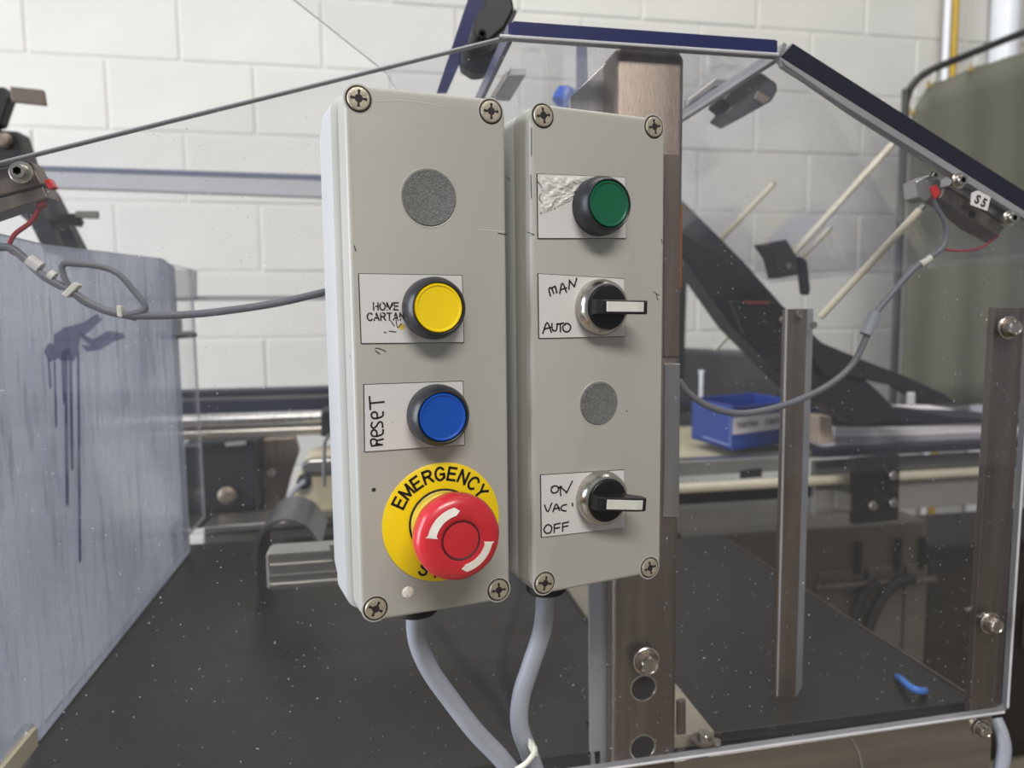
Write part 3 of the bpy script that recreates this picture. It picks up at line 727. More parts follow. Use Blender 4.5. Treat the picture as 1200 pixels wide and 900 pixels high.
# RESET, read upwards (coordinates in the enlarged crop 410,310 x3.913)
pen(hit1, zz(410, 310, 3.913, [
    [(100, 832), (148, 826)], [(148, 826), (120, 822)], [(98, 826), (96, 806), (108, 800), (122, 806), (124, 822)], [(122, 808), (152, 800)],
    [(124, 786), (122, 764), (108, 758), (98, 770), (104, 786), (128, 786), (150, 776), (152, 758)],
    [(102, 724), (98, 740), (108, 750), (122, 740), (134, 722), (148, 726), (150, 746)],
    [(126, 704), (124, 682), (110, 676), (98, 688), (106, 704), (128, 704), (150, 694), (152, 676)],
    [(94, 664), (90, 606)], [(92, 636), (156, 630)]]), pl, .00085)
button(b1, hit1, 519, 489, M['blue'])['label'] = 'blue push button with black bezel'
# emergency stop
ex, ez = hit1(518, 611.5)
rg = link('stop_ring', lathe_me([(.0303, 0), (.0303, .0006), (.0300, .0008), (.0150, .0008), (.0148, .0002)], 72, True, True), M['stop_yellow'], b1, FM(ex, ez)); rg['label'] = 'round yellow plate lettered EMERGENCY STOP'
let = []
def arc(word, rad, mid, step, size, inward=False):
    n = len(word)
    for i, ch in enumerate(word):
        a = mid-(i-(n-1)/2)*step if not inward else mid+(i-(n-1)/2)*step
        me = glyph_me(ch, size, .20)
        rot = a-PI/2 if not inward else a+PI/2
        me.transform(Matrix.Translation((rad*math.cos(a), rad*math.sin(a), .0009)) @ Matrix.Rotation(rot, 4, 'Z')); let.append(me)
arc('EMERGENCY', .0248, math.radians(92), math.radians(14.6), .0061)
arc('STOP', .0248, math.radians(268), math.radians(14.6), .0061, True)
link('lettering', merge(let), M['ink'], rg, Matrix.Identity(4))
nk = link('stop_neck', lathe_me([(.0164, 0), (.0164, .0016), (.0158, .0020), (.0158, .0058), (.0153, .0061), (.0153, .0068), (.0158, .0071), (.0158, .0120), (.0154, .0124), (.0156, .0150), (.0150, .0176), (.0128, .026)], 56), M['neck'], b1, FM(ex, ez))
link('neck_gasket', lathe_me([(.0162, .0004), (.0172, .0006), (.0172, .0015), (.0163, .0017)], 48, False, False), M['ink'], nk, Matrix.Identity(4))
lob = lambda r0, k=.00018: (lambda t: r0+k*math.cos(24*t)*0+k*(1 if (math.degrees(t) % 45) < 12 else 0))
mr = [(.0120, .0180), (.0175, .0182), (lob(.0198), .0196), (lob(.0204), .0225), (lob(.0205), .0262), (lob(.0199), .0288), (.0188, .0304), (.0160, .0315), (.0120, .0319), (.0092, .0320), (.0088, .0316), (.0084, .0322), (.0040, .0325), (.0008, .0326)]
mush = link('stop_button', lathe_me(mr, 96, True, True, 50), M['red'], b1, FM(ex, ez)); mush['label'] = 'red mushroom push button with two white turning arrows'
link('centre_ring', lathe_me([(.0084, .0322), (.0092, .0325), (.0093, .0321)], 60, False, False), M['red_dirt'], mush, Matrix.Identity(4))
def arrow_me(a0_, a1_):
    vs, fs = [], []; n = 16; ri, ro = .0120, .0158
    def zz_(r): return .0320 if r < .013 else .0320-.0007*((r-.013)/.003)
    pts_o, pts_i = [], []
    for k in range(n+1):
        a = a0_+(a1_-a0_)*k/n; e = 0
        oo = ro*(1-.0*k); ii = ri
        pts_o.append((oo, a)); pts_i.append((ii, a))
    ah = math.radians(9)*(1 if a1_ < a0_ else -1)
    # swallow-tail start and arrow tip end
    rm = (ri+ro)/2
    pts_o[0] = (ro+.0009, a0_); pts_i[0] = (ri-.0009, a0_)
    out = [(rm, a0_-ah*.9)]+pts_o+[(ro-.0006, a1_-ah*.3), (rm, a1_-ah*1.0), (ri+.0006, a1_-ah*.3)]+list(reversed(pts_i))
    poly = [Vector((r*math.cos(a), r*math.sin(a), zz_(r)+.0003)) for r, a in out]
    c = len(poly)
    # strip triangulation: fan between outer and inner rows
    vs = poly; N0 = n+1
    for k in range(n):
        o0 = 1+k; i0 = c-1-k
        fs.append((o0, o0+1, i0-1, i0))
    fs.append((0, 1, c-1))
    fs.append((n+1, n+2, n+3, n+4, n+5))
    vs2 = vs+[v-Vector((0, 0, .0004)) for v in vs]
    bd = [(i, (i+1) % c, (i+1) % c+c, i+c) for i in range(c)]
    return mk(vs2, fs+bd)
link('arrow', arrow_me(math.radians(170), math.radians(100)), M['arrow'], mush, Matrix.Identity(4))
link('arrow', arrow_me(math.radians(-10), math.radians(-80)), M['arrow'], mush, Matrix.Identity(4))
def marks(t, hit, lines, wd, mat):
    for ln in lines:
        link('scratch', strokes_me([[hit(px, py, .0001) for px, py in ln]], wd, .00008), mat, t, FM(0, 0, -.00003))
marks(b1, hit1, [[(438, 119), (470, 118), (500, 121), (522, 126)], [(556, 269), (575, 270), (592, 272)]], .0003, pm('pale_scratch', (196, 194, 186), .5))
marks(b1, hit1, [[(584, 273.5), (594, 275)], [(594, 206), (597, 211)], [(415, 288), (417, 294)], [(440, 408), (446, 409), (452, 412)], [(440, 411), (445, 415)]], .00045, M['seam'])
# small dirt pit in the lid
x, z = hit1(438, 574); link('pit', disc_me(.0011, .0002, 7), M['seam'], b1, FM(x, z))
x, z = hit1(478, 694); link('glue_blob', lathe_me([(.0030, 0), ((lambda t: .0022+.0006*math.sin(5*t)), .0006), (.0006, .0008)], 20), M['arrow'], b1, FM(x, z))

W2, H2, D2 = .0816, .2524, .062
b2, hit2 = make_frame(.0764, .3564, .1040, .2442, W2, H2, 'control_box', 'right grey switch box with green button and two selector switches')
x_g, _ = hit2(640, 698, -.026); build_box(b2, hit2, W2, H2, D2, [(636, 136), (766, 149), (638, 683), (761, 665)], x_g)
pl = plate(b2, hit2, [(630, 204), (732, 208), (733, 279), (631, 279)], M['white'])
# torn, peeled film on the plate
random.seed(3)
def crumple(hit, corners):
    c = [Vector((hit(px, py, .001)[0], 0, hit(px, py, .001)[1])) for px, py in corners]; n = 16
    vs, fs = [], []
    for j in range(n+1):
        for i in range(n+1):
            u, v = i/n, j/n
            p = (c[0]*(1-u)+c[1]*u)*(1-v)+(c[3]*(1-u)+c[2]*u)*v
            e = 1-max(abs(u-.5), abs(v-.5))*2
            k = noise.noise(Vector((u*5, v*5, 1.3)))*.0013+abs(noise.noise(Vector((u*11+v*6, v*9, 5))))*.0010
            vs.append((p.x+.0004*noise.noise(Vector((u*6, v*6, 9))), -.00085-abs(k)*min(1, e*4)-.00005, p.z))
    for j in range(n):
        for i in range(n): fs.append((j*(n+1)+i, j*(n+1)+i+1, (j+1)*(n+1)+i+1, (j+1)*(n+1)+i))
    return mk(vs, fs)
link('peeling_film', crumple(hit2, [(631, 205), (690, 207), (668, 236), (634, 252)]), M['crumple'], pl)
pen(hit2, [[(631, 212), (637, 222), (633, 232), (640, 242), (634, 250)], [(644, 206), (640, 216), (646, 228)], [(650, 232), (642, 240), (652, 244)], [(668, 210), (656, 226), (646, 240)]], pl, .00035, .002)
bb = button(b2, hit2, 714, 239, M['green']); bb['label'] = 'green push button with black bezel'
pl = plate(b2, hit2, [(631, 321), (731, 327), (732, 394), (632, 396)], M['white'])
pen(hit2, zz(580, 100, 2.814, [
    [(183, 694), (178, 672), (186, 668), (194, 686)], [(186, 670), (198, 664), (204, 684)], [(204, 682), (199, 662)],
    [(214, 686), (222, 652), (236, 682)], [(216, 674), (236, 668)], [(244, 672), (246, 642)], [(246, 644), (262, 664)], [(262, 664), (270, 636)],
    [(158, 818), (172, 782), (186, 814)], [(162, 804), (184, 798)], [(188, 786), (190, 806), (202, 808), (206, 786)], [(204, 788), (226, 784)], [(216, 786), (216, 812)],
    [(234, 786), (224, 796), (228, 810), (242, 812), (250, 798), (242, 786), (232, 786)]]), pl, .0008)
selector(b2, hit2, 711, 360, -.02, 1)
plug(b2, hit2, 702, 473, .0116, M['plug'])
pl = plate(b2, hit2, [(634, 557), (731, 551), (732, 618), (635, 629)], M['white'])
pen(hit2, zz(580, 400, 2.645, [
    [(180, 450), (174, 460), (180, 470), (194, 466), (196, 452), (186, 448), (176, 452)], [(204, 478), (202, 450)], [(204, 452), (222, 468)], [(222, 470), (240, 434)], [(196, 456), (206, 450)],
    [(154, 508), (164, 528), (176, 502)], [(180, 528), (190, 504), (200, 524)], [(182, 520), (200, 516)], [(222, 506), (208, 510), (206, 522), (220, 526)], [(240, 502), (241, 510)],
    [(160, 570), (152, 582), (158, 594), (172, 592), (176, 576), (166, 568), (158, 572)], [(184, 592), (184, 568)], [(184, 568), (202, 564)], [(184, 580), (200, 577)], [(210, 588), (210, 563)], [(210, 564), (228, 560)], [(210, 575), (226, 572)]]), pl, .0008)
selector(b2, hit2, 711, 586, -.10, 1)

marks(b2, hit2, [[(618, 272), (626, 275)], [(623, 150), (623, 182)], [(622, 205), (623, 232)], [(769, 345), (771, 352)], [(766, 342), (772, 346)], [(775, 280), (776, 284)], [(734, 481), (735, 482)]], .0004, M['seam'])
# back brackets that carry the boxes off the guard sheet
for (bxx, w_, h_, dep, lab) in ((b1, W1, H1, D1, 'left'), (b2, W2, H2, D2, 'right')):
    Mw = chain(bxx); Mi = Mw.inverted()
    vs = []
    for z in (.03, h_-.03):
        for x in (-w_*.36, w_*.36):
            q = Mw @ Vector((x, dep-.0003, z)); q2 = Mi @ Vector((q.x, YP-.0002, q.z)); vs.append(((x, dep-.0003, z), tuple(q2)))
    v = [vs[0][0], vs[1][0], vs[3][0], vs[2][0], vs[0][1], vs[1][1], vs[3][1], vs[2][1]]
    link('mounting_wedge', mk(v, [(0, 1, 2, 3), (7, 6, 5, 4), (0, 4, 5, 1), (1, 5, 6, 2), (2, 6, 7, 3), (3, 7, 4, 0)]), M['black'], bxx)

# box cables
def lowpoint(bxx, gx): return chain(bxx) @ Vector((gx, .026, -.004))
g1 = lowpoint(b1, hit1(488, 728, -.026)[0]); g2 = lowpoint(b2, hit2(640, 698, -.026)[0])
cA = tube('box_cable', [g1, P(489, 748, .385), P(504, 785, .392), P(530, 822, .396), P(558, 858, .398), P(590, 892, .400), P(625, 940, .402)], .0054, M['cable'], None, 20)
tag(cA, 'thick grey cable slanting right from under the left switch box', 'cable')
cB = tube('box_cable', [g2, P(636, 735, .405), P(622, 780, .408), P(611, 815, .408), P(609, 850, .408), P(621, 885, .408), P(640, 940, .410)], .0056, M['cable'], None, 20)
tag(cB, 'thick grey cable hanging straight from under the right switch box', 'cable')
ct = thing('cable_tie', P(620, 885, .40), 'white cable tie binding the two box cables together', 'cable tie')
tube('strap', [P(605, 902, .388), P(617, 894, .386), P(627, 880, .39), P(623, 872, .398)], .0016, M['tie'], ct, 8)
slab('tie_head', [(621, 868), (627, 872), (631, 886), (625, 888), (620, 878)], .392, .004, M['tie'], ct, .0006)

# ------------------------------------------------------------------ inside of the machine
# hazed side sheet running away from us at the left
A = P(45, 870, .55); XL, ZT = A.x, A.z
sd = thing('side_guard', (XL, .7, ZT), 'hazed blue grey side sheet with water streaks at the left of the machine', 'guard')
def pxl(px, py): return PX(px, py, XL)
yb = pxl(215, 500).y; yf = .462
ztop_b = pxl(215, 312).z; ztop_f = pxl(0, 275).z
ol = [Vector((XL, yf, ZT+.016)), Vector((XL, .545, ZT+.018)), Vector((XL, .552, ZT)), Vector((XL, yb, ZT)), Vector((XL, yb, ztop_b-.004)), Vector((XL, yb-.05, ztop_b+.003)), Vector((XL, .62, ztop_f-.0)), Vector((XL, yf, ztop_f+.002))]
edged_sheet('sheet', ol, (-.006, 0, 0), M['frost'], M['pale_edge'], sd)
wlink('lower_lip', prism_me([Vector((XL+.0005, yf, ZT+.002)), Vector((XL+.0005, .542, ZT+.002)), Vector((XL+.0005, .542, ZT+.016)), Vector((XL+.0005, yf, ZT+.016))], (.003, 0, 0)), M['cream'], sd)
yb2 = pxl(236, 500).y
edged_sheet('rear_strip', [Vector((XL-.001, yb-.01, ZT+.02)), Vector((XL-.001, yb2, ZT+.02)), Vector((XL-.001, yb2, pxl(236, 318).z)), Vector((XL-.001, yb-.01, pxl(236, 318).z))], (-.004, 0, 0), M['acrylic_b'], M['clear_edge'], sd)
# ink splash and its runs: thin films on the sheet
def film(pts):
    return wlink('ink_stain', prism_me([pxl(x, y)+Vector((.0009, 0, 0)) for x, y in pts], (.0005, 0, 0)), M['stain'], sd)
film([(62, 392), (74, 384), (96, 378), (112, 368), (118, 374), (104, 388), (92, 396), (90, 412), (84, 424), (78, 414), (74, 424), (66, 420), (56, 424), (50, 412), (56, 402), (62, 404)])
film([(92, 390), (108, 398), (124, 388), (142, 390), (146, 396), (132, 400), (116, 410), (100, 412), (94, 404), (106, 406), (96, 398)])
film([(70, 412), (80, 408), (80, 422), (74, 424)])
for x, y0, y1, w_ in ((55, 420, 452, 2.0), (62, 418, 498, 2.0), (75, 420, 590, 3.2), (81, 418, 548, 3.0), (90, 412, 656, 2.6), (71, 415, 470, 1.8)):
    film([(x-w_/2, y0), (x+w_/2, y0), (x+2+w_/2, y1), (x+2, y1+4), (x+2-w_/2, y1)])

# black table: left portion and right chute
zt_ = ZT-.002
tbl = thing('work_table', (0, .8, zt_), 'dusty black table sheet inside the machine at bottom left', 'table')
xm = PZ(793, 850, zt_).x
wlink('top_sheet', prism_me([Vector((x, y, zt_-.012)) for x, y in ((XL-.01, .462), (xl-.004, .462), (xl-.004, .5), (xr+.001, .5), (xr+.001, 1.02), (XL-.01, 1.02))], (0, 0, .012)), M['belt'], tbl)
wlink('support', box_me((XL+.05, .6, 0.0), (XL+.09, .64, zt_-.012)), M['steel'], tbl)
wlink('support', box_me((.10, .6, 0.0), (.14, .64, zt_-.012)), M['steel'], tbl)
wlink('support', box_me((XL+.05, .94, 0.0), (XL+.09, .98, zt_-.012)), M['steel'], tbl)
# chute sheet at right: edges run along the machine
q0 = PZ(850, 878, zt_); q1 = PZ(793, 805, zt_); q2 = PZ(1135, 811, zt_); q3 = PZ(955, 703, zt_)
xcl = q0.x; xcr = (q2.x+q3.x)/2
ch = thing('chute_sheet', ((xcl+xcr)/2, .8, zt_), 'black chute sheet with a blue strap inside the machine at right', 'sheet')
yfar = PZ(830, 628, zt_).y
wlink('sheet', box_me((xcl, .466, zt_-.008), (xcr, min(yfar, 1.5), zt_), .001), M['belt'], ch)
wlink('side_lip', box_me((xcr, .466, zt_-.03), (xcr+.002, min(yfar, 1.5), zt_+.001)), M['steel'], ch)
for yy in (.5, 1.3):
    wlink('leg', box_me((xcr-.04, yy, 0), (xcr-.01, yy+.03, zt_-.008)), M['steel'], ch)
    wlink('leg', box_me((xcl+.01, yy, 0), (xcl+.04, yy+.03, zt_-.008)), M['steel'], ch)
st = tube('blue_strap', [PZ(1052, 792, zt_)+Vector((0, 0, -.001)), PZ(1057, 797, zt_+.006), PZ(1068, 806, zt_+.008), PZ(1080, 810, zt_+.006), PZ(1084, 808, zt_)+Vector((0, 0, -.001))], .0030, M['blue_tie'], ch, 8)
# pale base plate corner next to the post with a big washer
bp = thing('base_plate', (q0.x-.06, .5, zt_), 'pale steel base plate with bolts at the foot of the post', 'plate')
wlink('plate', box_me((xr+.002, .4625, zt_-.006), (q0.x-.0005, .80, zt_+.004), .0006), pm('beige_plate', (158, 150, 134), .5, .1, .2, 30), bp)
pc = PZ(830, 868, zt_+.004)
link('washer', lathe_me([(.0085, 0), (.0085, .0015), (.004, .0015)], 30), M['steel'], bp, Matrix.Translation(PZ(824, 868, zt_+.004)), True)
link('bolt_head', lathe_me([(hexr(.0055), .0015), (hexr(.0055), .005), (.0045, .0056)], 30), M['bolt'], bp, Matrix.Translation(PZ(825, 867, zt_+.004)), True)
link('bolt_head', lathe_me([(hexr(.003), .0), (hexr(.003), .003)], 30), M['bolt'], bp, Matrix.Translation(PZ(840, 872, zt_+.004)), True)
slab('upright_tab', [(794, 822), (804, 820), (804, 885), (794, 887)], .463, .003, M['steel'], bp, .0004)
slab('rust_spot', [(812, 858), (824, 862), (826, 868), (812, 864)], .475, .0008, M['rust'], bp)

# V-shaped angle upright
au = thing('angle_upright', P(940, 865, .52), 'vertical stainless angle standing between blue bin and cartons', 'upright')
YU = .50
def vbar(x0t, xm_, x1t):
    a_ = P(x0t, 400, YU).x; m_ = P(xm_, 400, YU).x; c_ = P(x1t, 400, YU).x
    zt1 = P(940, 362, YU).z; zb1 = P(935, 866, YU).z
    l = prism_me([Vector((a_, YU+.004, zb1)), Vector((m_, YU-.002, zb1)), Vector((m_, YU+.001, zb1)), Vector((a_, YU+.007, zb1))], (0, 0, zt1-zb1))
    r = prism_me([Vector((m_, YU-.002, zb1)), Vector((c_, YU+.012, zb1)), Vector((c_, YU+.015, zb1)), Vector((m_, YU+.001, zb1))], (0, 0, zt1-zb1))
    wlink('left_flange', l, M['steel'], au); wlink('right_flange', r, pm('lit_flange_steel', (176, 178, 184), .45, .5, .15, 20), au)  # one steel angle; the brighter light on its right side is put into the colour
vbar(922, 943, 963)
slab('edge_bead', [(921, 362), (923, 362), (911, 866), (909, 866)], YU+.003, .003, M['pale_edge'], au)
for x, y in ((937, 368), (953, 381)):
    link('rivet', disc_me(.0028, .0014, 16), M['bolt'], au, Matrix.Translation(P(x, y, YU-.003)) @ FR, True)

# bracket with a white screw beside the upright
hb = thing('arm_bracket', P(890, 380, .60), 'black arm bracket with a small bright screw left of the angle upright', 'bracket')
slab('plate', [(858, 352), (912, 354), (922, 362), (922, 406), (900, 404), (874, 392)], .56, .008, M['black'], hb, .001)
link('screw', lathe_me([(.0030, 0), (.0030, .002), (.002, .003)], 18), M['bolt'], hb, Matrix.Translation(P(915, 375, .559)) @ FR, True)
slab('stripe', [(868, 352), (904, 352), (900, 357), (876, 357)], .558, .002, pm('maroon', (96, 40, 44), .5), hb)

# black diagonal beam
db = thing('diagonal_beam', P(900, 380, .95), 'wide black diagonal beam crossing from upper left behind the bin', 'beam')
slab('beam', [(780, 222), (802, 236), (872, 306), (925, 366), (985, 420), (1030, 458), (1060, 490), (1010, 500), (930, 455), (860, 385), (800, 300), (780, 280)], .95, .05, M['black_tr'], db, .003)
slab('beam_flange', [(925, 372), (960, 400), (1020, 425), (1060, 440), (1108, 462), (1120, 472), (1085, 474), (1050, 452), (1000, 442), (965, 440)], .94, .02, M['black_tr'], db, .002)
link('pin', lathe_me([(.006, 0), (.006, .016), (.005, .017)], 18), M['pale_edge'], db, Matrix.Translation(P(1067, 473, .935)), True)

# frame arm and plate holding the rods
ra = thing('rod_clamp', P(920, 300, .85), 'grey clamp block where the slanted rods meet', 'clamp')
slab('jaw', [(896, 285), (922, 280), (934, 300), (936, 322), (914, 326), (908, 302)], .85, .03, M['cabinet'], ra, .002)
link('clamp_screw', disc_me(.004, .003, 18), M['bolt'], ra, Matrix.Translation(P(923, 312, .849)) @ FR, True)
slab('tail', [(938, 300), (946, 306), (950, 340), (948, 346), (943, 344)], .85, .012, M['black_tr'], ra, .001)
rods = [((845, 280), (906, 216), 1.0, .0040, 'thin pale slanted rod nearest the post'),
        ((930, 297), (1045, 170), .86, .0046, 'longest pale slanted rod above the clamp block'),
        ((961, 372), (1078, 246), .525, .0029, 'pale slanted rod rising from the angle upright to the sensor'),
        ((932, 310), (972, 268), .87, .0034, 'short grey slanted rod under the longest pale rod'),
        ((838, 410), (874, 372), 1.05, .0034, 'short faint slanted rod above the blue bin')]
for (a_, b_, Y, r, lab) in rods:
    pa, pb_ = P(a_[0], a_[1], Y), P(b_[0], b_[1], Y-.03)
    t = thing('slanted_rod', pa, lab, 'rod', None)
    tube('shaft', [pa, pb_], r, M['rod'], t, 16, False)
    d_ = (pb_-pa).normalized(); tube('tip', [pb_-d_*.001, pb_+d_*.004], r*.8, M['alu'], t, 12, False)

# clear rear panels
rp_ = thing('rear_guard', P(1000, 320, 1.15), 'clear rear guard panel seen through the front sheet at right', 'guard')
edged_sheet('sheet', [P(780, 305, 1.1), P(950, 303, 1.1), P(1047, 290, 1.1), P(1300, 262, 1.1), P(1300, 290, 1.1), P(1040, 318, 1.1), P(950, 327, 1.1), P(780, 346, 1.1)], (0, .006, 0), M['acrylic_b'], M['clear_edge'], rp_)
rb = thing('rear_crossbar', P(200, 215, 1.3), 'horizontal grey crossbar above the hazed sheet at upper left', 'bar')
a_, b_ = P(45, 206, 1.3), P(420, 220, 1.3); zc_ = (a_.z+b_.z)/2
slabz = prism_me([P(40, 199, 1.3), P(700, 221, 1.3), P(700, 243, 1.3), P(40, 219, 1.3)], (0, .02, 0), .002)
wlink('bar', slabz, pm('pale_grey_bar', (176, 177, 180), .45, .0, .08, 10), rb)
wlink('top_seal', prism_me([P(40, 194, 1.298), P(700, 215, 1.298), P(700, 221, 1.298), P(40, 199, 1.298)], (0, .022, 0)), pm('slate_seal', (96, 102, 122), .5), rb)
sx = P(640, 300, 1.32).x
wlink('stanchion', box_me((sx, 1.315, 0), (sx+.03, 1.345, P(640, 225, 1.3).z), .002), M['steel'], rb)
rb2 = thing('rear_cable_tray', P(300, 350, 1.35), 'thin grey rail across the blocks at mid height on the left', 'rail')
wlink('rail', prism_me([P(150, 347, 1.30), P(700, 345, 1.30), P(700, 350, 1.30), P(150, 353, 1.30)], (0, .0155, 0)), pm('mid_grey_rail', (138, 138, 140), .5), rb2)
wlink('clip', prism_me([P(183, 316, 1.29), P(229, 316, 1.29), P(229, 350, 1.29), P(183, 350, 1.29)], (0, .012, 0), .002), pm('mid_grey_clip', (150, 150, 152), .5), rb2)
lt = thing('latch', P(215, 385, .93), 'small metal latch on the rear edge of the hazed side sheet', 'latch')
slab('plate', [(188, 394), (230, 390), (230, 395), (188, 399)], .97, .006, M['steel'], lt, .0006)
slab('hook', [(204, 375), (212, 373), (213, 388), (228, 387), (228, 392), (205, 393)], .965, .006, M['alu'], lt, .0006)

# black stand with clamps at the far left
ls = thing('black_stand', P(30, 200, 1.05), 'black slanted stand with clamps at the far left edge', 'stand')
slab('arm', [(-30, 150), (22, 154), (34, 190), (60, 226), (98, 300), (82, 315), (60, 285), (-30, 205)], 1.05, .03, M['black'], ls, .002)
slab('clamp_plate', [(-20, 153), (21, 155), (28, 178), (36, 196), (-20, 196)], 1.03, .015, M['black'], ls, .002)
link('clamp_screw', lathe_me([(.010, 0), (.010, .004), (.007, .008), (.003, .009)], 20), M['steel'], ls, Matrix.Translation(P(6, 165, 1.03)) @ FR, True)
slab('upper_joint', [(-20, 100), (6, 102), (11, 114), (6, 128), (0, 146), (-20, 152)], 1.04, .02, M['black'], ls, .002)
slab('flag_plate', [(11, 101), (50, 105), (53, 123), (14, 119)], 1.035, .008, pm('brown_grey_plate', (104, 92, 84), .5, .3), ls, .001)
slab('flag_plate', [(88, 247), (114, 247), (114, 256), (88, 255)], 1.02, .008, pm('grey_flag', (118, 118, 112), .5, .3), ls, .001)
slab('side_arm', [(58, 262), (72, 250), (90, 250), (96, 260), (92, 266), (80, 262)], 1.025, .01, M['black_tr'], ls, .001)
slab('lower_plate', [(24, 240), (44, 232), (74, 300), (52, 296)], 1.0, .02, M['black_tr'], ls, .001)
ls.location.z = ls.location.z

# ---- left middle: shafts, housings
YM = 1.12
sh = thing('guide_shafts', P(300, 495, YM), 'pair of horizontal polished shafts left of the switch boxes', 'shaft')
def hshaft(name, x0, x1, yc, Y, r, mat, parent):
    p0 = P(x0, yc, Y); p1 = P(x1, yc, Y)
    return tube(name, [p0, Vector((p1.x, Y, p0.z))], r, mat, parent, 20, False)
hshaft('upper_shaft', 214, 379, 494, YM, .0105, M['steel_l'], sh)
hshaft('lower_shaft', 214, 379, 509, YM, .0085, M['steel_h'], sh)
slab('end_clamp', [(376, 482), (392, 480), (392, 512), (376, 512)], YM-.02, .06, M['black'], sh, .002)
cr = thing('rear_crossmember', P(300, 470, 1.25), 'dark double crossmember behind the polished shafts at left', 'beam')
wlink('upper_beam', prism_me([P(205, 459, 1.22), P(710, 445, 1.22), P(710, 452, 1.22), P(205, 467, 1.22)], (0, .04, 0), .002), M['navy'], cr)
wlink('lower_beam', prism_me([P(205, 470, 1.22), P(710, 456, 1.22), P(710, 478, 1.22), P(205, 489, 1.22)], (0, .04, 0), .002), M['navy'], cr)
wlink('gap_strip', prism_me([P(205, 466, 1.225), P(710, 452, 1.225), P(710, 456, 1.225), P(205, 470, 1.225)], (0, .03, 0)), M['alu'], cr)
dh = thing('drive_housing', P(265, 560, 1.2), 'dark drive housing under the polished shafts at left', 'housing')
wlink('body', prism_me([P(214, 520, 1.15), P(298, 516, 1.15), P(300, 612, 1.15), P(216, 622, 1.15)], (0, .14, 0), .004), M['black'], dh)
link('boss', lathe_me([(.014, 0), (.014, .006), (.009, .009)], 20), M['steel'], dh, Matrix.Translation(P(267, 580, 1.149)) @ FR, True)
slab('label_strip', [(264, 519), (288, 517), (288, 521), (264, 523)], 1.148, .003, M['pale_edge'], dh)
slab('red_mark', [(262, 604), (271, 604), (271, 620), (262, 620)], 1.147, .003, M['red_wire'], dh)
gb = thing('gear_plate', P(320, 560, 1.3), 'grey slab with bolts between drive housing and cream motor', 'plate')
slab('plate', [(304, 514), (345, 512), (350, 530), (340, 560), (330, 600), (304, 604)], 1.24, .03, M['steel'], gb, .003)
for x, y in ((306, 556), (318, 553), (308, 567)):
    link('bolt_head', disc_me(.008, .006, 16), M['bolt'], gb, Matrix.Translation(P(x, y, 1.239)) @ FR, True)
mo = thing('motor', P(370, 600, 1.0), 'cream painted motor housing partly hidden by the left switch box', 'motor')
slab('body', [(334, 603), (345, 570), (352, 547), (362, 541), (410, 538), (430, 560), (430, 598), (330, 605)], 1.02, .12, M['cream'], mo, .006)
slab('cap', [(352, 545), (362, 539), (420, 536), (420, 552), (356, 556)], 1.01, .02, M['alu'], mo, .003)
tube('motor_cable', [P(357, 564, 1.0), P(345, 575, .99), P(332, 592, .98), P(322, 606, .98)], .0035, M['cable'], mo, 10)
link('cable_entry', lathe_me([(.010, 0), (.010, .012), (.006, .016)], 18), M['black'], mo, Matrix.Translation(P(357, 563, 1.018)) @ FR, True)
tr1 = thing('handle_tube', P(385, 530, .98), 'thin bent metal tube above the cream motor', 'tube')
tube('tube', [P(380, 570, .98), P(380, 530, .98), P(382, 515, .98), P(392, 508, .98), P(410, 506, .98)], .0025, M['alu'], tr1, 10)
bg = thing('grey_girder', P(280, 625, 1.05), 'long grey girder low at left behind the black table', 'girder')
wlink('web', prism_me([P(238, 624, 1.06), P(700, 590, 1.06), P(700, 640, 1.06), P(238, 662, 1.06)], (0, .05, 0), .003), pm('grey_paint', (92, 90, 88), .5, .3, .3, 8), bg)
wlink('top_flange', prism_me([P(238, 618, 1.05), P(700, 584, 1.05), P(700, 590, 1.05), P(238, 625, 1.05)], (0, .07, 0), .001), M['alu'], bg)
slab('corner_bracket', [(198, 618), (212, 612), (216, 660), (202, 664)], 1.0, .02, M['steel'], bg, .002)
slab('panel', [(262, 662), (306, 660), (306, 692), (262, 694)], 1.055, .01, pm('dull_tan', (112, 98, 90), .6), bg, .001)
# curved reflection hoop and extruded profile
lh = thing('lower_housing', P(600, 800, 1.2), 'dark brown grey machine housing low behind the two hanging cables', 'housing')
hx0, hx1, hz1 = P(440, 650, 1.14).x, P(800, 650, 1.14).x, P(600, 640, 1.14).z
wlink('body', box_me((hx0, 1.14, 0), (hx1, 1.30, hz1), .006), pm('brown_grey_paint', (66, 60, 56), .5, .2, .3, 6), lh)
wlink('cover_plate', box_me((hx0+.06, 1.134, hz1-.30), (hx0+.24, 1.14, hz1-.05), .002), pm('brown_grey_cover', (104, 96, 88), .5, .2, .3, 6), lh)
hp = thing('reflection_strip', P(340, 640, .75), 'curved grey strip imitating a pipe reflection over the aluminium profile', 'guard')  # added solid strip in the shape of a curved pipe reflection
hp_pts = [(301, 718), (298, 690), (296, 655), (300, 632), (314, 615), (335, 608), (356, 616), (372, 638)]
Yh = .78; vs, fs = [], []
sp_ = smooth_path([P(x, y, Yh) for x, y in hp_pts], 6)
for p in sp_:
    vs += [p, p+Vector((0, .10, 0)), p+Vector((.004, .10, -.002)), p+Vector((.004, 0, -.002))]
for i in range(len(sp_)-1):
    for k in range(4): fs.append((i*4+k, i*4+(k+1) % 4, (i+1)*4+(k+1) % 4, (i+1)*4+k))
fs += [(0, 1, 2, 3), tuple((len(sp_)-1)*4+k for k in (3, 2, 1, 0))]
wlink('strip', mk(vs, fs, True, 40), pm('slate_strip', (96, 98, 102), .3, .5, .2, 12), hp)
ap = thing('extruded_profile', P(400, 670, .68), 'horizontal ribbed aluminium profile ending left of the left box', 'profile')
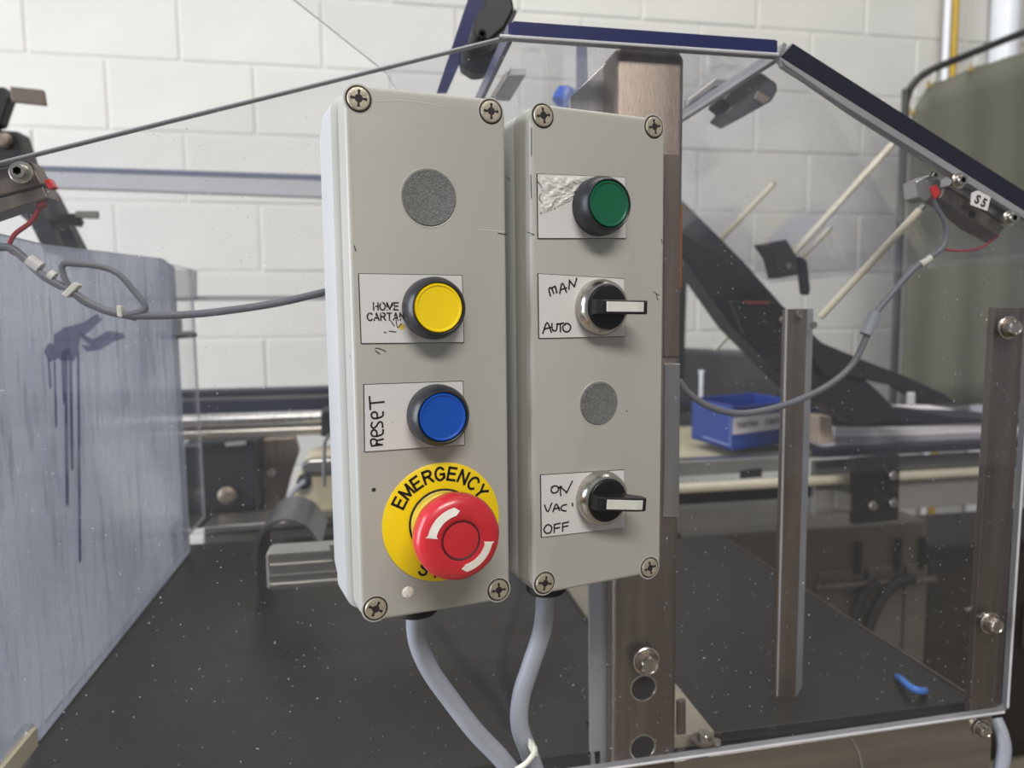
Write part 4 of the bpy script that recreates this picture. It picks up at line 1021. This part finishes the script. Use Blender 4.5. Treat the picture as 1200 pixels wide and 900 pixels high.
pa = P(314, 650, .66); pz = P(314, 691, .66)
hh = pa.z-pz.z; xe = P(700, 640, .66).x
prof = []
nr = 5; y_f = .66
pr = [(y_f+.030, 0), (y_f, 0)]
k_ = [0, .12, .14, .30, .32, .36, .38, .60, .62, .66, .68, .86, .88, 1.0]
dpt = [0, 0, .003, .003, 0, 0, .0015, .0015, 0, 0, .003, .003, 0, 0]
pr = [(y_f+.030, 0)]+[(y_f+d, k*hh) for k, d in zip(k_, dpt)]+[(y_f+.030, hh)]
vsl = [Vector((pa.x, y, pa.z-z)) for y, z in pr]
wlink('profile', prism_me(vsl, (xe-pa.x, 0, 0)), M['alu'], ap)
wlink('end_cap', box_me((pa.x-.002, y_f+.001, pz.z+.001), (pa.x, y_f+.028, pa.z-.001), .0005), M['pale_edge'], ap)
slab('slot_nut', [(386, 638), (394, 636), (395, 650), (387, 652)], .655, .01, M['alu'], ap, .001)

# ---- right middle: conveyor rails, bin, cartons
YR = 1.05
cv = thing('conveyor', P(960, 580, YR), 'aluminium conveyor rails running across behind the angle upright', 'conveyor')
def hbar(name, x0, x1, yt, ybm, Y, dep, mat, parent=cv, bev=.002):
    p0, p1 = P(x0, yt, Y), P(x1, yt, Y); pz_ = P(x0, ybm, Y)
    return wlink(name, box_me((p0.x, Y, pz_.z), (p1.x, Y+dep, p0.z), bev), mat, parent)
hbar('top_rail', 735, 925, 544, 562, YR, .03, M['alu'])
o = hshaft('round_rail', 735, 1180, 568+8, YR-.015, .008, M['rod'], cv)
hbar('dark_channel', 735, 1220, 582, 596, YR+.01, .04, M['black'])
hbar('side_plate', 735, 925, 599, 628, YR-.005, .01, pm('grey_side_plate', (120, 118, 114), .4, .4, .2, 8))
hbar('rear_side_plate', 955, 1220, 563, 604, YR-.004, .012, pm('pale_side_plate', (150, 147, 142), .4, .3, .15, 8))
hbar('upper_plate', 955, 1220, 541, 562, YR+.002, .012, pm('dim_side_plate', (112, 110, 108), .4, .4, .2, 8))
hbar('blue_rail', 962, 1220, 527, 537, YR-.03, .028, M['navy'])
slab('slot', [(868, 552), (893, 549), (893, 559), (868, 561)], YR-.002, .003, M['hole'], cv)
hbar('belt_bed', 735, 1230, 541, 548, YR+.05, .32, M['cream'])
mp = thing('mounting_plate', P(1028, 570, .98), 'black mounting plate with three round bolts in front of the conveyor', 'plate')
slab('plate', [(1001, 538), (1055, 533), (1053, 610), (1001, 615)], .98, .012, M['black'], mp, .001)
for x, y in ((1045, 557), (1021, 592), (1045, 589)):
    link('bolt_head', lathe_me([(.0075, 0), (.0075, .005), (.006, .007)], 20), M['bolt'], mp, Matrix.Translation(P(x, y, .979)) @ FR, True)
slab('spacer', [(980, 575), (1001, 580), (1001, 600), (980, 596)], .985, .01, M['alu'], mp, .001)

bn = thing('parts_bin', P(865, 528, 1.1), 'blue plastic parts bin with a white label on the conveyor', 'bin')
za = P(812, 470, 1.16).z; zb_ = P(858, 531, 1.06).z
e0 = P(812, 500, 1.20); e1 = P(858, 500, 1.08); e2 = P(930, 500, 1.13)
e3 = e0+(e2-e1)
def wallp(name, p, q, z0_, z1_, t_, mat, par):
    d_ = (q-p); d_.z = 0; n_ = Vector((d_.y, -d_.x, 0)).normalized()*t_
    a_ = Vector((p.x, p.y, z0_)); b_ = Vector((q.x, q.y, z0_))
    return wlink(name, prism_me([a_, b_, b_+Vector((0, 0, z1_-z0_)), a_+Vector((0, 0, z1_-z0_))], -n_, .0008), mat, par)
wallp('end_wall', e0, e1, zb_, za, .004, M['blue_bin'], bn)
sw = wallp('side_wall', e1, e2, zb_, za-.002, .004, M['blue_bin'], bn)
wallp('rear_wall', e3, e0, zb_, za, -.004, M['blue_bin'], bn); wallp('far_wall', e2, e3, zb_, za, -.004, M['blue_bin'], bn)
wlink('bottom', prism_me([Vector((p.x, p.y, zb_)) for p in (e0, e1, e2, e3)], (0, 0, .004)), M['blue_bin'], bn)
# pale raised frame on the end wall
def lerp_on(p, q, u, z, o_): 
    d_ = (q-p); d_.z = 0; n_ = Vector((d_.y, -d_.x, 0)).normalized()*o_
    return Vector((p.x+(q.x-p.x)*u, p.y+(q.y-p.y)*u, z))+n_
hgt = za-zb_
ref = wlink('label_frame', tube_me([lerp_on(e0, e1, u, zb_+hgt*v, .001) for u, v in ((.45, .93), (.96, .90), (.97, .10), (.30, .13))], .0012, 6, False), pm('pale_blue_frame', (150, 170, 220), .4), bn)
lb = wlink('label', prism_me([lerp_on(e1, e2, u, zb_+hgt*v, .0012) for u, v in ((.0, .36), (1.0, .36), (1.0, .74), (.0, .74))], (0, .0004, 0)), M['carton'], sw)
yw_ = math.atan2((e2-e1).y, (e2-e1).x); fp_ = pm('faded_print', (46, 50, 70), .6)
for wd_, u_ in (('TARTAN', .22), ('CARTONS', .70)):
    link('lettering', text_me(wd_, .0125, .0003), fp_, lb, Matrix.Translation(lerp_on(e1, e2, u_, zb_+hgt*.55, .0022)) @ Matrix.Rotation(yw_, 4, 'Z') @ FR, True)
tn = slab('tan_block', [(960, 487), (975, 488), (978, 519), (960, 521)], 1.0, .03, M['tan'], None, .002); tag(tn, 'small tan block right of the angle upright beside the cartons', 'block')
# wavy cartons
def carton(y_top, y_bot, mat, lab, k):
    n = 20; vs, fs = [], []; Y0, Y1 = 1.05, 1.30
    for i in range(n+1):
        x = 978+(1215-978)*i/n; wv = 1.6*math.sin(i/n*5.5+.4)-(x-978)*.02
        t_ = P(x, y_top+wv*.8, Y0); b_ = P(x, y_bot+wv*.8, Y0)
        vs += [t_, b_, Vector((t_.x, Y1, t_.z)), Vector((b_.x, Y1, b_.z))]
    for i in range(n):
        a_ = i*4; fs += [(a_, a_+4, a_+5, a_+1), (a_+2, a_+3, a_+7, a_+6), (a_, a_+2, a_+6, a_+4), (a_+1, a_+5, a_+7, a_+3)]
    fs += [(0, 1, 3, 2), (n*4, n*4+2, n*4+3, n*4+1)]
    o = wlink('carton_layer', mk(vs, fs, True, 30), mat); tag(o, lab, 'carton', 'flat carton layers on the conveyor')
carton(499.6, 505, M['carton'], 'top layer of flat white cartons on the conveyor', 0)
carton(505.5, 511, M['carton'], 'second layer of flat white cartons from the top', 1)
carton(511.5, 518, M['carton_g'], 'grey third layer in the stack of flat cartons', 2)
carton(518.5, 527, M['carton'], 'bottom white layer in the stack of flat cartons', 3)
cl = slab('cover_cloth', [(972, 470), (1010, 474), (1060, 478), (1110, 487), (1160, 493), (1215, 494), (1215, 496), (1130, 496), (1060, 496.5), (1010, 495), (972, 495)], 1.04, .16, M['navy'], None, .003)
tag(cl, 'folded dark navy cover lying on the white cartons', 'cover')
tb_ = thing('small_post', P(818, 440, 1.25), 'thin white post standing behind the blue bin', 'post')
pz2 = P(735, 541, YR+.05).z; ps2 = P(822, 436, 1.28)
tube('shaft', [Vector((ps2.x, 1.28, pz2)), ps2], .004, M['pipe_w'], tb_, 12, False)
tube('cap', [P(822, 437, 1.28), P(822, 434, 1.28)], .0055, M['pipe_w'], tb_, 12, False)
mb = thing('machine', P(860, 440, 1.4), 'dark machine body behind the blue bin', 'machine')
slab('body', [(735, 400), (845, 412), (965, 416), (965, 520), (735, 520)], 1.45, .2, pm('charcoal_body', (74, 74, 80), .45, .1, .4, 9), mb, .01)
slab('ledge', [(735, 470), (970, 468), (970, 476), (735, 478)], 1.43, .02, M['navy'], mb, .002)
slab('column', [(770, 318), (806, 320), (802, 445), (770, 445)], 1.42, .03, M['black'], mb, .003)

# ---- low right: hoses and box beneath the conveyor
hs = thing('hose_bundle', P(1020, 720, 1.25), 'two black hoses curving under the conveyor at lower right', 'hose')
tube('hose', [P(1070, 678, 1.468), P(1050, 684, 1.468), (P(1030, 706, 1.468)), P(1015, 745, 1.468), P(1008, 790, 1.468)], .013, M['black'], hs, 12)
tube('hose', [P(1030, 684, 1.468), P(1014, 694, 1.468), P(1003, 720, 1.468), P(996, 760, 1.468)], .012, M['black'], hs, 12)
tube('clamp_bar', [P(955, 689, 1.482), P(1095, 679, 1.482)], .008, M['steel'], hs, 10, False)
lc = thing('lower_cabinet', P(1000, 760, 1.5), 'pale beige cabinet below the conveyor at lower right', 'cabinet')
p0 = P(760, 618, 1.5); p1 = P(1088, 618, 1.5)
wlink('body', box_me((p0.x, 1.5, 0), (p1.x, 1.9, p0.z-.03), .005), pm('beige_cabinet', (104, 97, 87), .5, 0, .2, 4), lc)
for k, (xa_, xb_) in enumerate(((960, 1012), (1016, 1058), (1061, 1086))):
    pa_, pb_ = P(xa_, 690, 1.492), P(xb_, 690, 1.492)
    d = wlink('door', box_me((pa_.x, 1.49, .05), (pb_.x, 1.5, P(1000, 668, 1.49).z), .003), pm('beige_door', (98, 91, 83), .5, 0, .2, 4) if k == 0 else bpy.data.materials['beige_door'], lc)
    wlink('handle', box_me((pb_.x-.03, 1.48, .62), (pb_.x-.015, 1.49, .70), .002), M['black'], d)
